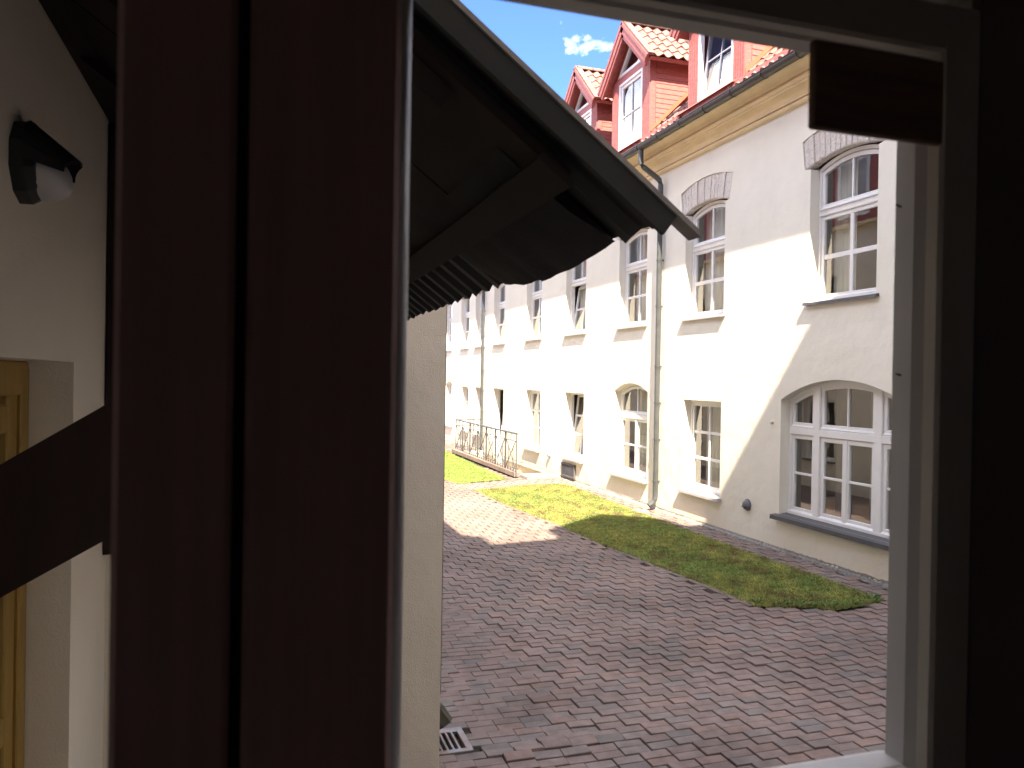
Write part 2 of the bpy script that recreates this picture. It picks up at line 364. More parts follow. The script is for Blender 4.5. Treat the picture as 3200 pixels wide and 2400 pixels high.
def many_bricks():
    src = [tuple(v.co) for v in bmesh_shared.vertices]; sf = [tuple(p.vertices) for p in bmesh_shared.polygons]
    V = np.array(src); n = len(V); rest = [s for i, s in enumerate(spots) if i not in near]
    allv = []; allf = []; tone = []
    for k, s in enumerate(rest):
        ca, sa = math.cos(s[3]), math.sin(s[3])
        x = V[:, 0]*ca-V[:, 1]*sa; yv = V[:, 0]*sa+V[:, 1]*ca
        z = V[:, 2]+s[4]*V[:, 1]-s[5]*V[:, 0]
        allv.append(np.stack([x+s[0], yv+s[1], z+s[2]], 1)); allf += [tuple(i+k*n for i in f) for f in sf]; tone += [brick_tone()]*n
    me = bpy.data.meshes.new('far_bricks'); me.from_pydata(np.concatenate(allv).tolist(), [], allf); me.update()
    at = me.attributes.new('tone', 'FLOAT_COLOR', 'POINT'); at.data.foreach_set('color', np.array([(*t, 1) for t in tone], dtype=np.float32).ravel())
    me.materials.append(M['brick_many']); o = bpy.data.objects.new('far_bricks', me); link(o, paving); kind(o, 'stuff')
many_bricks()

# ---- grass
def grass_patch(name, P, label, per_m2, seed, lush, ymax=40):
    r = np.random.default_rng(seed)
    xs = [p[0] for p in P]; ys = [p[1] for p in P]; x0, x1, y0, y1 = min(xs)-.06, max(xs)+.06, min(ys)-.06, max(ys)+.06
    n = int((x1-x0)*(y1-y0)*per_m2); X = r.uniform(x0, x1, n); Y = r.uniform(y0, y1, n)
    edge = np.array([edge_dist(a, b, P)*(1 if inside(a, b, P) else -1) for a, b in zip(X, Y)])
    # a few tufts creep over the edge
    keep = edge > -.05*r.random(n)**2-.018*(1+np.sin(X*31+Y*23)*np.sin(Y*41)); X, Y, edge = X[keep], Y[keep], edge[keep]; n = len(X)
    pat = .5+.25*np.sin(X*2.3+1.7*np.sin(Y*1.1))+.25*np.sin(Y*1.9+1.3*np.sin(X*3.1))
    pat2 = .5+.5*np.sin(X*7.3+2*np.sin(Y*4.1))*np.sin(Y*5.7+1.5*np.sin(X*6.3))
    h = r.uniform(.007, .021, n)*(.7+.6*pat)*(1+1.6*(r.random(n) < .03))*(.75+.5*np.clip(.5+.4*np.sin(X*17+2*np.sin(Y*9))*np.sin(Y*13), 0, 1)); h[edge < .08] *= 1.35
    ang = r.uniform(0, 6.28, n); wd = r.uniform(.004, .010, n); lean = r.uniform(.5, 2.2, n)*h; la = r.uniform(0, 6.28, n)
    Z = np.array([gz(a) for a in X])+.012*np.clip(edge/.15, 0, 1)
    dx, dy = np.cos(ang)*wd, np.sin(ang)*wd
    A = np.stack([X-dx, Y-dy, Z-.006], 1); B = np.stack([X+dx, Y+dy, Z-.006], 1); C = np.stack([X+np.cos(la)*lean, Y+np.sin(la)*lean, Z+h], 1)
    V = np.stack([A, B, C], 1).reshape(-1, 3)
    c_moss = np.array([.39, .37, .125]); c_green = np.array([.23, .31, .10]); c_dry = np.array([.25, .18, .095])
    big = sum(np.sin(X*a+Y*b+c)*w for a, b, c, w in [(r.uniform(-26, 26), r.uniform(-11, 11), r.uniform(0, 6), .26) for _ in range(22)])
    big2 = sum(np.sin(X*a+Y*b+c) for a, b, c in [(r.uniform(-60, 60), r.uniform(-34, 34), r.uniform(0, 6)) for _ in range(10)])/2.2
    m = np.clip(pat*.7+.25*big+r.normal(0, .16, n), 0, 1)[:, None]; dd = np.clip((pat2-.60)*1.6+.5*np.roll(big, 0)*-1+r.normal(0, .2, n)-.1, 0, 1)[:, None]*(.8 if not lush else .12)
    cc = c_green*(1-m)+c_moss*m if not lush else np.array([.23, .36, .10])*(1-m*.45)+c_moss*m*.45
    cc = cc*(1-dd)+c_dry*dd; cc *= r.uniform(.55, 1.6, n)[:, None]*(.78+.44*np.clip(.5+.3*big2, 0, 1))[:, None]
    me = bpy.data.meshes.new(name); me.vertices.add(len(V)); me.vertices.foreach_set('co', V.astype(np.float32).ravel())
    me.loops.add(len(V)); me.loops.foreach_set('vertex_index', np.arange(len(V), dtype=np.int32)); me.polygons.add(n)
    me.polygons.foreach_set('loop_start', np.arange(0, len(V), 3, dtype=np.int32)); me.update(calc_edges=True)
    at = me.attributes.new('tone', 'FLOAT_COLOR', 'POINT'); at.data.foreach_set('color', np.repeat(np.concatenate([cc, np.ones((n, 1))], 1), 3, 0).astype(np.float32).ravel())
    me.materials.append(M['grass']); o = bpy.data.objects.new(name, me); link(o); kind(o, 'stuff'); tag(o, label, 'grass')
    soil = MB(); poly = [(a, b) for a, b in P]; tr = tessellate_polygon([[Vector((a, b, 0)) for a, b in poly]])
    soil.add([(a, b, gz(a)+.004) for a, b in poly], [tuple(t) for t in tr]); link(bpy.data.objects.new('soil', soil.mesh('soil', M['mossy'])), o)
M['mossy'] = mat('mossy_soil', (.20, .17, .06), .95, rgb2=(.28, .27, .07), scale=6, bump=.05)
grass_patch('lawn', G1, 'mossy lawn strip half in shade between brick paving and cream facade', 9000, 3, False)
grass_patch('lawn', G2, 'bright sunlit lawn strip along the iron railing', 3500, 4, True)

# broad-leaved weeds at the lawn's near tip
def weeds():
    mb = MB()
    for k in range(150):
        i = random.choice([10, 11, 12, 13, 14, 15]); A = Vector(G1[i]); B = Vector(G1[(i+1) % len(G1)]); t = random.random()
        if i == 15: t *= .25
        p = A.lerp(B, t); x, y = p.x+random.uniform(-.02, .05), p.y+random.uniform(-.03, .12); z = gz(x)+.01
        a = random.uniform(0, 6.28); l = random.uniform(.02, .055); w2 = l*.35; up = random.uniform(.01, .05)
        d = Vector((math.cos(a), math.sin(a), 0)); s = Vector((-d.y, d.x, 0)); o = Vector((x, y, z))
        mb.add([o, o+d*l*.5+s*w2+Vector((0, 0, up)), o+d*l+Vector((0, 0, up*.8)), o+d*l*.5-s*w2+Vector((0, 0, up))], [(0, 1, 2, 3)])
    return mb
wd = weeds().build('weeds', mat('weed_leaf', (.10, .19, .05), .6, var=.3, scale=20)); kind(wd, 'stuff'); tag(wd, 'small broad-leaved weeds along the near tip of the lawn', 'weeds')

# ---------------------------------------------------------------- the cream facade building
fac = thing('cream_building', 'long cream stuccoed two-storey building with arched windows and red dormers', 'building', (D, 14, 0))
fac_o = Vector((D, 14, 0))
def settle(o, origin):             # parts are built in world space under an Empty that stands at the thing's foot
    o.matrix_parent_inverse = Matrix.Identity(4) if o.parent.parent else Matrix.Translation(-Vector(origin)); return o
def fpart(o): return settle(o, fac_o)
UP = [(8.05, 9.33), (11.46, 12.73), (14.22, 15.49), (17.29, 18.56), (20.34, 21.60), (23.68, 24.92), (25.95, 27.22), (28.10, 29.30), (30.75, 31.95)]
UZ, UHEAD, URISE = 3.60, 5.48, .13
LOW = [('big', 7.50, 9.90, .53, 2.22, .30), ('rect', 11.48, 12.70, .53, 2.14, 0), ('arch', 14.09, 15.62, .50, 2.25, .17), ('rect', 17.30, 18.50, .55, 2.155, 0),
       ('rect', 20.33, 21.53, .53, 2.165, 0), ('door', 23.72, 24.86, -.3, 2.16, 0), ('rect', 26.05, 27.11, .53, 2.16, 0), ('rect', 28.08, 29.07, .55, 2.165, 0), ('arch', 30.5, 31.7, .6, 2.2, .15)]
def upper_hole(y0, y1):
    return [(y1, UZ), (y1, UHEAD), (y1+.13, UHEAD+.02)]+arc(y1+.19, y0-.21, UHEAD+.43, .13, 14)+[(y0-.11, UHEAD+.02), (y0, UHEAD), (y0, UZ)]
def low_hole(k):
    t, y0, y1, z0, z1, r = k
    return [(y1, z0)]+arc(y1, y0, z1, r, 16)+[(y0, z0)]
WALL_Y0, WALL_Y1, WALL_TOP = -2.0, 36.0, 6.95
holes = [upper_hole(*u) for u in UP]+[low_hole(k) for k in LOW]
def wall_with_holes(outer, holes, x, depth):
    mb = MB(); loops = [outer]+holes
    tris = tessellate_polygon([[Vector((p[0], p[1], 0)) for p in lp] for lp in loops])
    flat = [p for lp in loops for p in lp]
    mb.add([(x, p[0], p[1]) for p in flat], [tuple(t) for t in tris])
    for h in holes:
        n = len(h); mb.add([(x, p[0], p[1]) for p in h]+[(x+depth, p[0], p[1]) for p in h], [(i, (i+1) % n, n+(i+1) % n, n+i) for i in range(n)])
    return mb
outer = [(WALL_Y0, -1.4), (WALL_Y1, -1.4), (WALL_Y1, WALL_TOP), (WALL_Y0, WALL_TOP)]
wall = wall_with_holes(outer, holes, D, REV+.10).build('wall', M['stucco'], fac); fpart(wall)
# rooms behind
inn = MB()
for z in (-.25, 2.95, 6.7): inn.box((D+.26, WALL_Y0, z), (D+5, WALL_Y1, z+.2))
inn.box((D+4.5, WALL_Y0, -1), (D+4.7, WALL_Y1, 6.9))
for yy in (10.6, 13.4, 16.4, 19.4, 22.6, 25.4, 27.7, 30.0): inn.box((D+.26, yy-.05, -.05), (D+4.5, yy+.05, 6.7))
fpart(inn.build('interior_partition', M['room'], fac))

FX = D+REV                       # front of the window frames
def poly_clip_top(y0, y1, z0, z1, arch=None):
    """pane outline with an arched head if arch=(ya,yb,zs,rise)"""
    if not arch: return [(y0, z0), (y1, z0), (y1, z1), (y0, z1)]
    ya, yb, zs, r = arch; n = 8
    return [(y0, z0), (y1, z0)]+[(y1+(y0-y1)*i/n, arc_z(y1+(y0-y1)*i/n, ya, yb, zs, r)) for i in range(n+1)]
def tilt_tf(z0, deg, xh=None):
    a = R(deg); xx = FX+.03 if xh is None else xh
    def tf(p):
        dx, dz = p[0]-xx, p[2]-z0
        return (xx+dx*math.cos(a)+dz*math.sin(a), p[1], z0+dz*math.cos(a)-dx*math.sin(a))
    return tf
def sash(win, y0, y1, z0, z1, cols, rows, rail=.055, bar=.03, arch=None, tilt=0, drip=True, glassmat='glass', own=fpart, x=None):
    """one sash: its frame as a mesh, muntins in it, each pane an object; arch = (ya, yb, zs, rise) of its outer head"""
    x = FX if x is None else x
    tf = tilt_tf(z0, tilt, x+.03) if tilt else None
    mb = MB(); xa, xb = x+.012, x+.062
    mb.bev((xa, y0, z0), (xb, y0+rail, (z1 if not arch else arc_z(y0+rail*.5, *arch))-.001), .006, tf); mb.bev((xa, y1-rail, z0), (xb, y1, (z1 if not arch else arc_z(y1-rail*.5, *arch))-.001), .006, tf)
    mb.bev((xa-.001, y0+.001, z0), (xb-.001, y1-.001, z0+rail*1.15), .006, tf)
    inner = None
    if arch:
        ya, yb, zs, r = arch; inner = (ya, yb, zs-rail, r)
        n = 10; top = [(y1+(y0-y1)*i/n) for i in range(n+1)]
        mb.prism([(t, arc_z(t, ya, yb, zs, r)) for t in top]+[(t, arc_z(t, *inner)) for t in reversed(top)], xa-.002, xb-.002, tf=tf)
    else: mb.bev((xa-.001, y0+.001, z1-rail), (xb-.001, y1-.001, z1), .006, tf)
    if drip: mb.prism([(xa-.022, z0+.012), (xa, z0+.035), (xa, z0+.002), (xa-.022, z0+.004)], y0+.01, y1-.01, 'y', tf)
    gx = x+.04; iy0, iy1, iz0 = y0+rail, y1-rail, z0+rail*1.15; iz1 = z1-rail
    for c in range(1, cols):
        yc = iy0+(iy1-iy0)*c/cols; mb.bev((xa+.004, yc-bar/2, iz0-.004), (xb-.01, yc+bar/2, (arc_z(yc, *inner) if inner else iz1)+.004), .005, tf)
    for r_ in range(1, rows):
        zc = iz0+(iz1-iz0)*r_/rows; mb.bev((xa+.007, iy0-.004, zc-bar/2), (xb-.013, iy1+.004, zc+bar/2), .005, tf)
    own(mb.build('sash', M['white'], win))
    for c in range(cols):
        for r_ in range(rows):
            a0 = iy0+(iy1-iy0)*c/cols; a1 = iy0+(iy1-iy0)*(c+1)/cols; b0 = iz0+(iz1-iz0)*r_/rows; b1 = iz0+(iz1-iz0)*(r_+1)/rows
            P = poly_clip_top(a0, a1, b0, b1, inner if (inner and r_ == rows-1) else None)
            vs = [(gx, p[0], p[1]) for p in P]
            if tf: vs = [tf(v) for v in vs]
            own(MB().add(vs, [tuple(range(len(vs)))]).build('pane', M[glassmat], win))
def curtain(win, y0, y1, z0, z1, x, m='curtain', own=fpart):
    mb = MB(); n = max(6, int((y1-y0)/.035)); vs = []
    ph = random.uniform(0, 6)
    for i in range(n+1):
        y = y0+(y1-y0)*i/n; dx = .018*math.sin(i*1.15+ph)+.01*math.sin(i*.37)
        vs += [(x+dx, y, z0), (x+dx*.6, y, z1)]
    mb.add(vs, [(2*i, 2*i+2, 2*i+3, 2*i+1) for i in range(n)])
    return own(mb.build('curtain', M[m], win, True))
FB = .05
def frame_ring(y0, y1, z0, z1, rise, t=FB):
    mb = MB(); xa, xb = FX-.004, FX+.075
    mb.bev((xa, y0, z0+t*.9), (xb, y0+t, z1), .006); mb.bev((xa, y1-t, z0+t*.9), (xb, y1, z1), .006)
    mb.bev((xa-.015, y0+.001, z0), (xb, y1-.001, z0+t*1.0), .006)
    if rise:
        a = arc(y0, y1, z1, rise, 14); b = arc(y0+t*.3, y1-t*.3, z1-t, rise, 14); mb.prism(a+b[::-1], xa-.001, xb)
    else: mb.bev((xa-.001, y0+.001, z1-t), (xb-.001, y1-.001, z1), .006)
    return mb
def sill(win, y0, y1, z, proj, m, th=.03):
    mb = MB(); x0 = D-proj
    mb.prism([(x0, z-th-.012), (x0+.004, z-.004), (D+REV+.01, z+.03), (D+REV+.01, z-.02), (D+.002, z-th+.004)], y0-.05 if False else y0+.0, y1, 'y')
    mb.prism([(x0-.002, z-th-.014), (x0+.006, z-.002), (D-.002, z+.008), (D-.002, z-th)], y0-.055, y0+.001, 'y')
    mb.prism([(x0-.002, z-th-.014), (x0+.006, z-.002), (D-.002, z+.008), (D-.002, z-th)], y1-.001, y1+.055, 'y')
    fpart(mb.build('sill', M[m], win))
def brick_arch(win, y0, y1):
    n = 15; yi0, yi1 = y0-.11, y1+.13; yo0, yo1 = y0-.21, y1+.19
    ain = arc(yi0, yi1, UHEAD+.02, .12, n); aou = arc(yo0, yo1, UHEAD+.43, .13, n)
    for i in range(n):
        g = .06; j = lambda: random.uniform(-.004, .004)
        p = Vector(ain[i]).lerp(Vector(ain[i+1]), g); q = Vector(ain[i]).lerp(Vector(ain[i+1]), 1-g); r = Vector(aou[i]).lerp(Vector(aou[i+1]), 1-g*.8); s = Vector(aou[i]).lerp(Vector(aou[i+1]), g*.8)
        p.y += random.uniform(-.012, .006); q.y = p.y+(q.y-p.y)
        xf = D+.014+random.uniform(-.012, .010)
        mb = MB()
        P = [p, q, r, s]; C = sum(P, Vector((0, 0)))/4
        fr = [C+(v-C)*.93 for v in P]
        mb.add([(xf+j(), v.x, v.y) for v in fr]+[(xf+.012, v.x, v.y) for v in P]+[(D+REV, v.x, v.y) for v in P],
               [(0, 1, 2, 3)]+[(k, (k+1) % 4, 4+(k+1) % 4, 4+k) for k in range(4)]+[(4+k, 4+(k+1) % 4, 8+(k+1) % 4, 8+k) for k in range(4)])
        fpart(mb.build('brick', M['lintel'], win))
    bk = MB().prism([tuple(v) for v in ain]+[tuple(v) for v in reversed(aou)], D+.03, D+REV-.01); fpart(bk.build('mortar', M['lintel'], win))
for i, (y0, y1) in enumerate(UP):
    fr = frame_ring(y0, y1, UZ, UHEAD-.0, URISE)
    tz = 4.86; fr.bev((FX-.012, y0+FB*.6, tz-.05), (FX+.07, y1-FB*.6, tz+.05), .01); fr.prism([(FX-.035, tz+.038), (FX-.01, tz+.06), (FX-.01, tz+.028)], y0+FB, y1-FB, 'y')
    win = fpart(fr.build('window', M['white'], fac))
    a = (y0+FB*.8, y1-FB*.8, UHEAD-FB, URISE*.92)
    sash(win, y0+FB, y1-FB, tz+.05, UHEAD, 2, 1, arch=a)
    if i == 3: sash(win, y0+FB, y1-FB, UZ+FB, tz-.05, 2, 2, bar=.045, tilt=8)
    else: sash(win, y0+FB, y1-FB, UZ+FB, tz-.05, 2, 2, bar=.065 if i < 2 else .05)
    sill(win, y0, y1, UZ+.0, .062, 'sill' if i in (0,) else 'sill_pale')
    brick_arch(win, y0, y1)
    # soffit of the head behind the brick arch
    z0 = UZ+.04
    if i in (1, 2, 4, 5, 7): curtain(win, y0+.06, y1-.06, z0, UHEAD+.1, FX+.24)
    else: curtain(win, y1-.52, y1-.06, z0, UHEAD+.1, FX+.22, 'curtain'); curtain(win, y0+.06, y0+.40, z0, UHEAD+.1, FX+.23, 'curtain')
for i, k in enumerate(LOW):
    t, y0, y1, z0, z1, r = k
    fr = frame_ring(y0, y1, z0, z1, r, .05 if t != 'big' else .06)
    if t == 'big':
        tz = 1.77; s1, s2 = y0+.62, y1-.62
        fr.bev((FX-.012, y0+.04, tz-.055), (FX+.072, y1-.04, tz+.055), .01)
        for s in (s1, s2):
            fr.bev((FX-.016, s-.065, z0+.045), (FX+.073, s+.065, arc_z(s, y0, y1, z1, r)-.03), .01)
        win = fpart(fr.build('window', M['white'], fac)); A = (y0, y1, z1-.055, r)
        for a, b, c in ((y0+.06, s1-.065, 1), (s1+.065, s2-.065, 2), (s2+.065, y1-.06, 1)):
            sash(win, a, b, tz+.055, z1, c, 1, arch=A, rail=.06)
            if c == 1: sash(win, a, b, z0+.05, tz-.055, 1, 2, rail=.06, bar=.035)
            else:
                m_ = (a+b)/2; sash(win, a, m_+.02, z0+.05, tz-.055, 1, 2, rail=.065, bar=.035); sash(win, m_-.02+.042, b, z0+.05, tz-.055, 1, 2, rail=.065, bar=.035)
                fpart(MB().bev((FX-.004, m_-.02, z0+.06), (FX+.02, m_+.055, tz-.06), .01).build('meeting_post', M['white'], win))
        sill(win, y0-.02, y1+.02, z0-.01, .11, 'sill', .05)
        for a, b in ((y0+.1, y0+.5), (y0+.75, y0+1.1), (y1-.95, y1-.65)): curtain(win, a, b, z0+.1, z1+.2, FX+.3, 'curtain_dark')
        fpart(MB().bev((FX+.35, y0+.35, z0-.05), (FX+.95, y1-.25, z0+.27), .01).build('desk_board', M['wood_orange'], win))
    elif t == 'arch':
        tz = 1.72; fr.bev((FX-.012, y0+.04, tz-.05), (FX+.07, y1-.04, tz+.05), .01)
        win = fpart(fr.build('window', M['white'], fac)); m_ = (y0+y1)/2
        sash(win, y0+.05, y1-.05, tz+.05, z1, 2, 1, arch=(y0+.04, y1-.04, z1-.05, r*.94))
        sash(win, y0+.05, m_+.02, z0+.05, tz-.05, 1, 2, bar=.035); sash(win, m_+.022, y1-.05, z0+.05, tz-.05, 1, 2, bar=.035)
        fpart(MB().bev((FX-.004, m_-.02, z0+.06), (FX+.018, m_+.06, tz-.06), .01).build('meeting_post', M['white'], win))
        sill(win, y0-.01, y1+.01, z0-.02, .09, 'sill_pale', .035)
        curtain(win, y1-.75, y1-.3, z0, z1+.15, FX+.25); curtain(win, y0+.05, y0+.3, z0, z1+.15, FX+.25)
    else:
        win = fpart(fr.build('window', M['white'], fac))
        sash(win, y0+.05, y1-.05, z0+.05, z1-.05, 2, 3, bar=.05, tilt=6 if i in (3, 5, 6) else 0)
        if t == 'rect': sill(win, y0, y1, z0-.01, .085, 'sill_pale', .035)
        if i >= 3: curtain(win, y0+.05, y1-.05, z0, z1, FX+.34)
        else: curtain(win, y1-.6, y1-.12, z0, z1, FX+.28); curtain(win, y0+.08, y0+.3, z0, z1, FX+.3)

# ---- cornice
def bulge(cx, cz_, r, n=6): return [(cx-r*math.sin(math.pi*i/n), cz_-r*math.cos(math.pi*i/n)) for i in range(n+1)]
def cove(x0, z0, x1, z1, n=7): return [(x1+(x0-x1)*math.cos(math.pi/2*i/n), z0+(z1-z0)*math.sin(math.pi/2*i/n)) for i in range(n+1)]
cp = [(0, 6.455)]+bulge(-.03, 6.495, .036)+[(-.075, 6.535), (-.075, 6.565)]+cove(-.08, 6.566, -.19, 6.665)+[(-.20, 6.668), (-.20, 6.695)]+bulge(-.205, 6.735, .038)+[(-.265, 6.778), (-.265, 6.80)]+cove(-.27, 6.801, -.375, 6.885)+[(-.39, 6.888), (-.39, 6.93), (0, 6.94)]
fpart(MB().prism([(D+a-.003, b) for a, b in cp], WALL_Y0, WALL_Y1, 'y').build('cornice', M['cornice'], fac))
# ---- gutter
def gutter():
    mb = MB(); n = 10; xc, zc, r = D-.475, 6.945, .082
    prof = [(xc-r*math.cos(math.pi*i/n)*1.0, zc-r*math.sin(math.pi*i/n)*1.12) for i in range(n+1)]
    inn = [(xc+(a-xc)*.93, zc+(b-zc)*.93) for a, b in prof]
    mb.prism(prof+inn[::-1], WALL_Y0, WALL_Y1, 'y')
    mb.tube([(xc-r, WALL_Y0, zc+.002), (xc-r, WALL_Y1, zc+.002)], .010, 6)
    return mb
gut = fpart(gutter().build('gutter', M['gutter'], fac))
yb = 9.0
while yb < 20:
    mb = MB(); n = 8; xc, zc, r = D-.475, 6.945, .092
    prof = [(xc-r*math.cos(math.pi*i/n), zc-r*math.sin(math.pi*i/n)*1.12+.004) for i in range(n+1)]; inn = [(xc+(a-xc)*.9, zc+(b-zc)*.9+.003) for a, b in prof]
    mb.prism(prof+inn[::-1], yb-.012, yb+.012, 'y'); mb.box((xc+.07, yb-.012, zc-.03), (xc+.13, yb+.012, zc+.02))
    fpart(mb.build('bracket', M['gutter'], gut)); yb += .78
# ---- downpipes
for yp in (13.55, 25.93):
    xw = D-.085
    mb = MB(); mb.tube([(D-.475, yp+.08, 6.88), (D-.475, yp+.08, 6.66), (D-.465, yp+.075, 6.60), (D-.43, yp+.07, 6.55), (D-.17, yp+.015, 6.36), (D-.115, yp+.005, 6.31), (xw, yp, 6.22), (xw, yp, .26), (xw-.012, yp, .20), (xw-.05, yp+.0, .145), (xw-.13, yp+.01, .085)], .052, 10, cap=False)
    pipe = fpart(mb.build('downpipe', M['zinc'], fac))
    for z in (5.9, 4.78, 3.9, 2.75, 2.05, 1.35, .55):
        c = MB().tube([(xw, yp, z-.014), (xw, yp, z+.014)], .060, 10); c.box((xw+.05, yp-.012, z-.01), (D+.0, yp+.012, z+.01)); c.box((xw-.012, yp+.055, z-.012), (xw+.012, yp+.085, z+.012))
        fpart(c.build('pipe_clip', M['zinc'], pipe))
# ---- main roof
def rz(x): return 7.0+(x-6.93)*1.0
roof = fpart(MB().prism([(6.93, rz(6.93)-.03), (11.2, rz(11.2)-.03), (15.5, rz(6.9)), (15.5, rz(6.9)-.1), (11.2, rz(11.2)-.2), (7.05, rz(6.93)-.05)], WALL_Y0, WALL_Y1, 'y').build('roof', M['roofdark'], fac))
fpart(MB().prism([(6.90, 6.955), (6.915, 7.10), (6.94, 7.10), (6.96, 6.95)], WALL_Y0, WALL_Y1, 'y').build('eave_board', M['red'], roof))
def tile_mesh():
    mb = MB(); n = 7; wv = .21; ln = .37
    prof = [(-wv/2+wv*i/(n-1)*1.06, .028*math.cos(2*math.pi*(i/(n-1)))) for i in range(n)]
    vs = []
    for (a, b) in prof: vs += [(a, 0, b+.035), (a, ln, b+.004), (a, -.001, b+.015)]
    fs = []
    for i in range(n-1): fs += [(3*i, 3*i+3, 3*i+4, 3*i+1), (3*i+2, 3*i+5, 3*i+3, 3*i)]
    mb.add(vs, fs); return mb.mesh('tile', M['tile'], False)
TM = tile_mesh()
def put_tile(parent, origin, along, up):
    """tile with its width along 'along', its length up the slope"""
    a = Vector(along).normalized(); u = Vector(up).normalized(); nn = a.cross(u)
    o = bpy.data.objects.new('tile', TM); link(o, parent)
    m = Matrix((a, u, nn)).transposed().to_4x4(); m.translation = Vector(origin)
    fpart(o)
    o.matrix_basis = m @ Matrix.Rotation(random.uniform(-.015, .015), 4, 'Z') @ Matrix.Rotation(random.uniform(-.012, .012), 4, 'X')
DORM = [11.40, 14.515, 17.0]
for c in range(3):
    y = 9.3
    while y < 18.4:
        xx = 6.93+c*.22
        if not any(abs(y-d) < .80 for d in DORM): put_tile(roof, (xx-.02, y, rz(xx-.02)), (0, -1, 0), (1, 0, 1))
        y += .21
# ---- dormers
def dormer(c, tilt=0, blind=True):
    XF = 7.10; HW = .845; ZB = 7.16; ZE = 8.66; AP = 9.62; XO = 6.90
    body = MB()
    for s in (-1, 1):
        a, b = sorted((c+s*HW, c+s*(HW-.315)))
        body.bev((XF, a, ZB-.1), (XF+.12, b, ZE+.06), .006)
        for k in range(5): yy = a+(b-a)*(k+.5)/5; body.bev((XF-.012, yy-.026, ZB-.06), (XF+.001, yy+.026, ZE+.04), .005)
    body.bev((XF+.003, c-HW+.01, ZE-.05), (XF+.12, c+HW-.01, ZE+.10), .01)
    body.bev((XF+.003, c-HW+.01, ZB-.1), (XF+.12, c+HW-.01, ZB+.02), .01)
    # cheek cores
    for s in (-1, 1):
        y = c+s*(HW-.03); body.prism([(XF+.05, ZB-.1), (8.75, rz(8.75)), (8.75, ZE+.1), (XF+.05, ZE+.1)], y-.02, y+.02, 'y')
    d = fpart(body.build('dormer', M['red'], fac))
    # weatherboards on the cheeks, each its own board
    for s in (-1, 1):
        nb = 16; bh = (ZE+.02-ZB)/nb
        for k in range(nb):
            z0 = ZB+k*bh; z1 = z0+bh*.97; x1 = min(8.75, 6.93+(z0-7.0)+.12)
            if x1 < XF+.15: continue
            y = c+s*(HW-.008); yo = y+s*.014
            mb = MB().prism([(min(y, yo) if s < 0 else y, z0), (yo, z0+.006), (yo-s*.006, z1), (y, z1)], XF+.125, x1, 'x') if False else MB()
            mb.add([(XF+.122, y, z0), (x1, y, z0), (x1, yo, z0), (XF+.122, yo, z0), (XF+.122, y, z1), (x1, y, z1), (x1, yo-s*.008, z1), (XF+.122, yo-s*.008, z1)],
                   [(0, 1, 2, 3), (4, 5, 6, 7), (0, 1, 5, 4), (3, 2, 6, 7), (0, 3, 7, 4), (1, 2, 6, 5)])
            fpart(mb.build('board', M['redboard'], d))
    # window of the dormer
    y0, y1, z0, z1 = c-.525, c+.525, ZB+.02, ZE-.05
    global FX
    keep = FX; FX = XF+.01
    fr = MB(); t = .06
    fr.bev((FX-.02, y0, z0), (FX+.07, y0+t, z1), .008); fr.bev((FX-.02, y1-t, z0), (FX+.07, y1, z1), .008); fr.bev((FX-.021, y0+.001, z1-t), (FX+.069, y1-.001, z1), .008); fr.bev((FX-.03, y0+.001, z0), (FX+.069, y1-.001, z0+t), .008)
    fpart(fr.build('window_frame', M['white'], d))
    sash(d, y0+t, y1-t, z0+t, z1-t, 2, 2, rail=.06, bar=.028, tilt=tilt, x=FX)
    if blind:
        bl = MB(); k = z0+.1
        while k < z1-.1: bl.add([(FX+.10, y0+.09, k), (FX+.10, y1-.09, k), (FX+.122, y1-.09, k+.022), (FX+.122, y0+.09, k+.022)], [(0, 1, 2, 3)]); k += .031
        fpart(bl.build('blind', M['blind'], d))
    # gable light
    g0 = ZE+.10; hw = .60; sl = (AP-ZE)/1.06*1.0
    tri = lambda h, zb, off: [(c-h, zb), (c+h, zb), (c, zb+h*sl*1.08)]
    T = tri(hw, g0, 0); Ti = tri(hw-.13, g0+.055, 0)
    mb = MB()
    for i in range(3):
        a, b = T[i], T[(i+1) % 3]; ai, bi = Ti[i], Ti[(i+1) % 3]; mb.prism([a, b, bi, ai], FX-.01, FX+.06)
    fpart(mb.build('gable_frame', M['white'], d)); fpart(MB().add([(FX+.03, p[0], p[1]) for p in Ti], [(0, 1, 2)]).build('pane', M['glass'], d))
    gw = MB().add([(FX+.075, c-HW, ZE), (FX+.075, c+HW, ZE), (FX+.075, c, ZE+.1+HW*sl*1.1)], [(0, 1, 2)])
    # red gable infill around the light (ring)
    TO = [(c-HW-.02, g0-.0), (c+HW+.02, g0-.0), (c, g0+(HW+.02)*sl)]
    ring = MB()
    for i in range(3):
        a, b = TO[i], TO[(i+1) % 3]; ai, bi = T[i], T[(i+1) % 3]
        if i: ring.prism([a, b, bi, ai], FX+.012, FX+.06)
    fpart(ring.build('gable_infill', M['red'], d))
    FX = keep
    # the room inside
    rm = MB().add([(XF+1.0, c-.8, ZB), (XF+1.0, c+.8, ZB), (XF+1.0, c+.8, AP), (XF+1.0, c-.8, AP)], [(0, 1, 2, 3)]); fpart(rm.build('inner_wall', M['room'], d))
    # roof planes, soffits, rake boards, tiles
    EH = 1.08; ze = 8.60
    up = Vector((0, EH, AP-ze)); Ls = up.length; un = up.normalized()
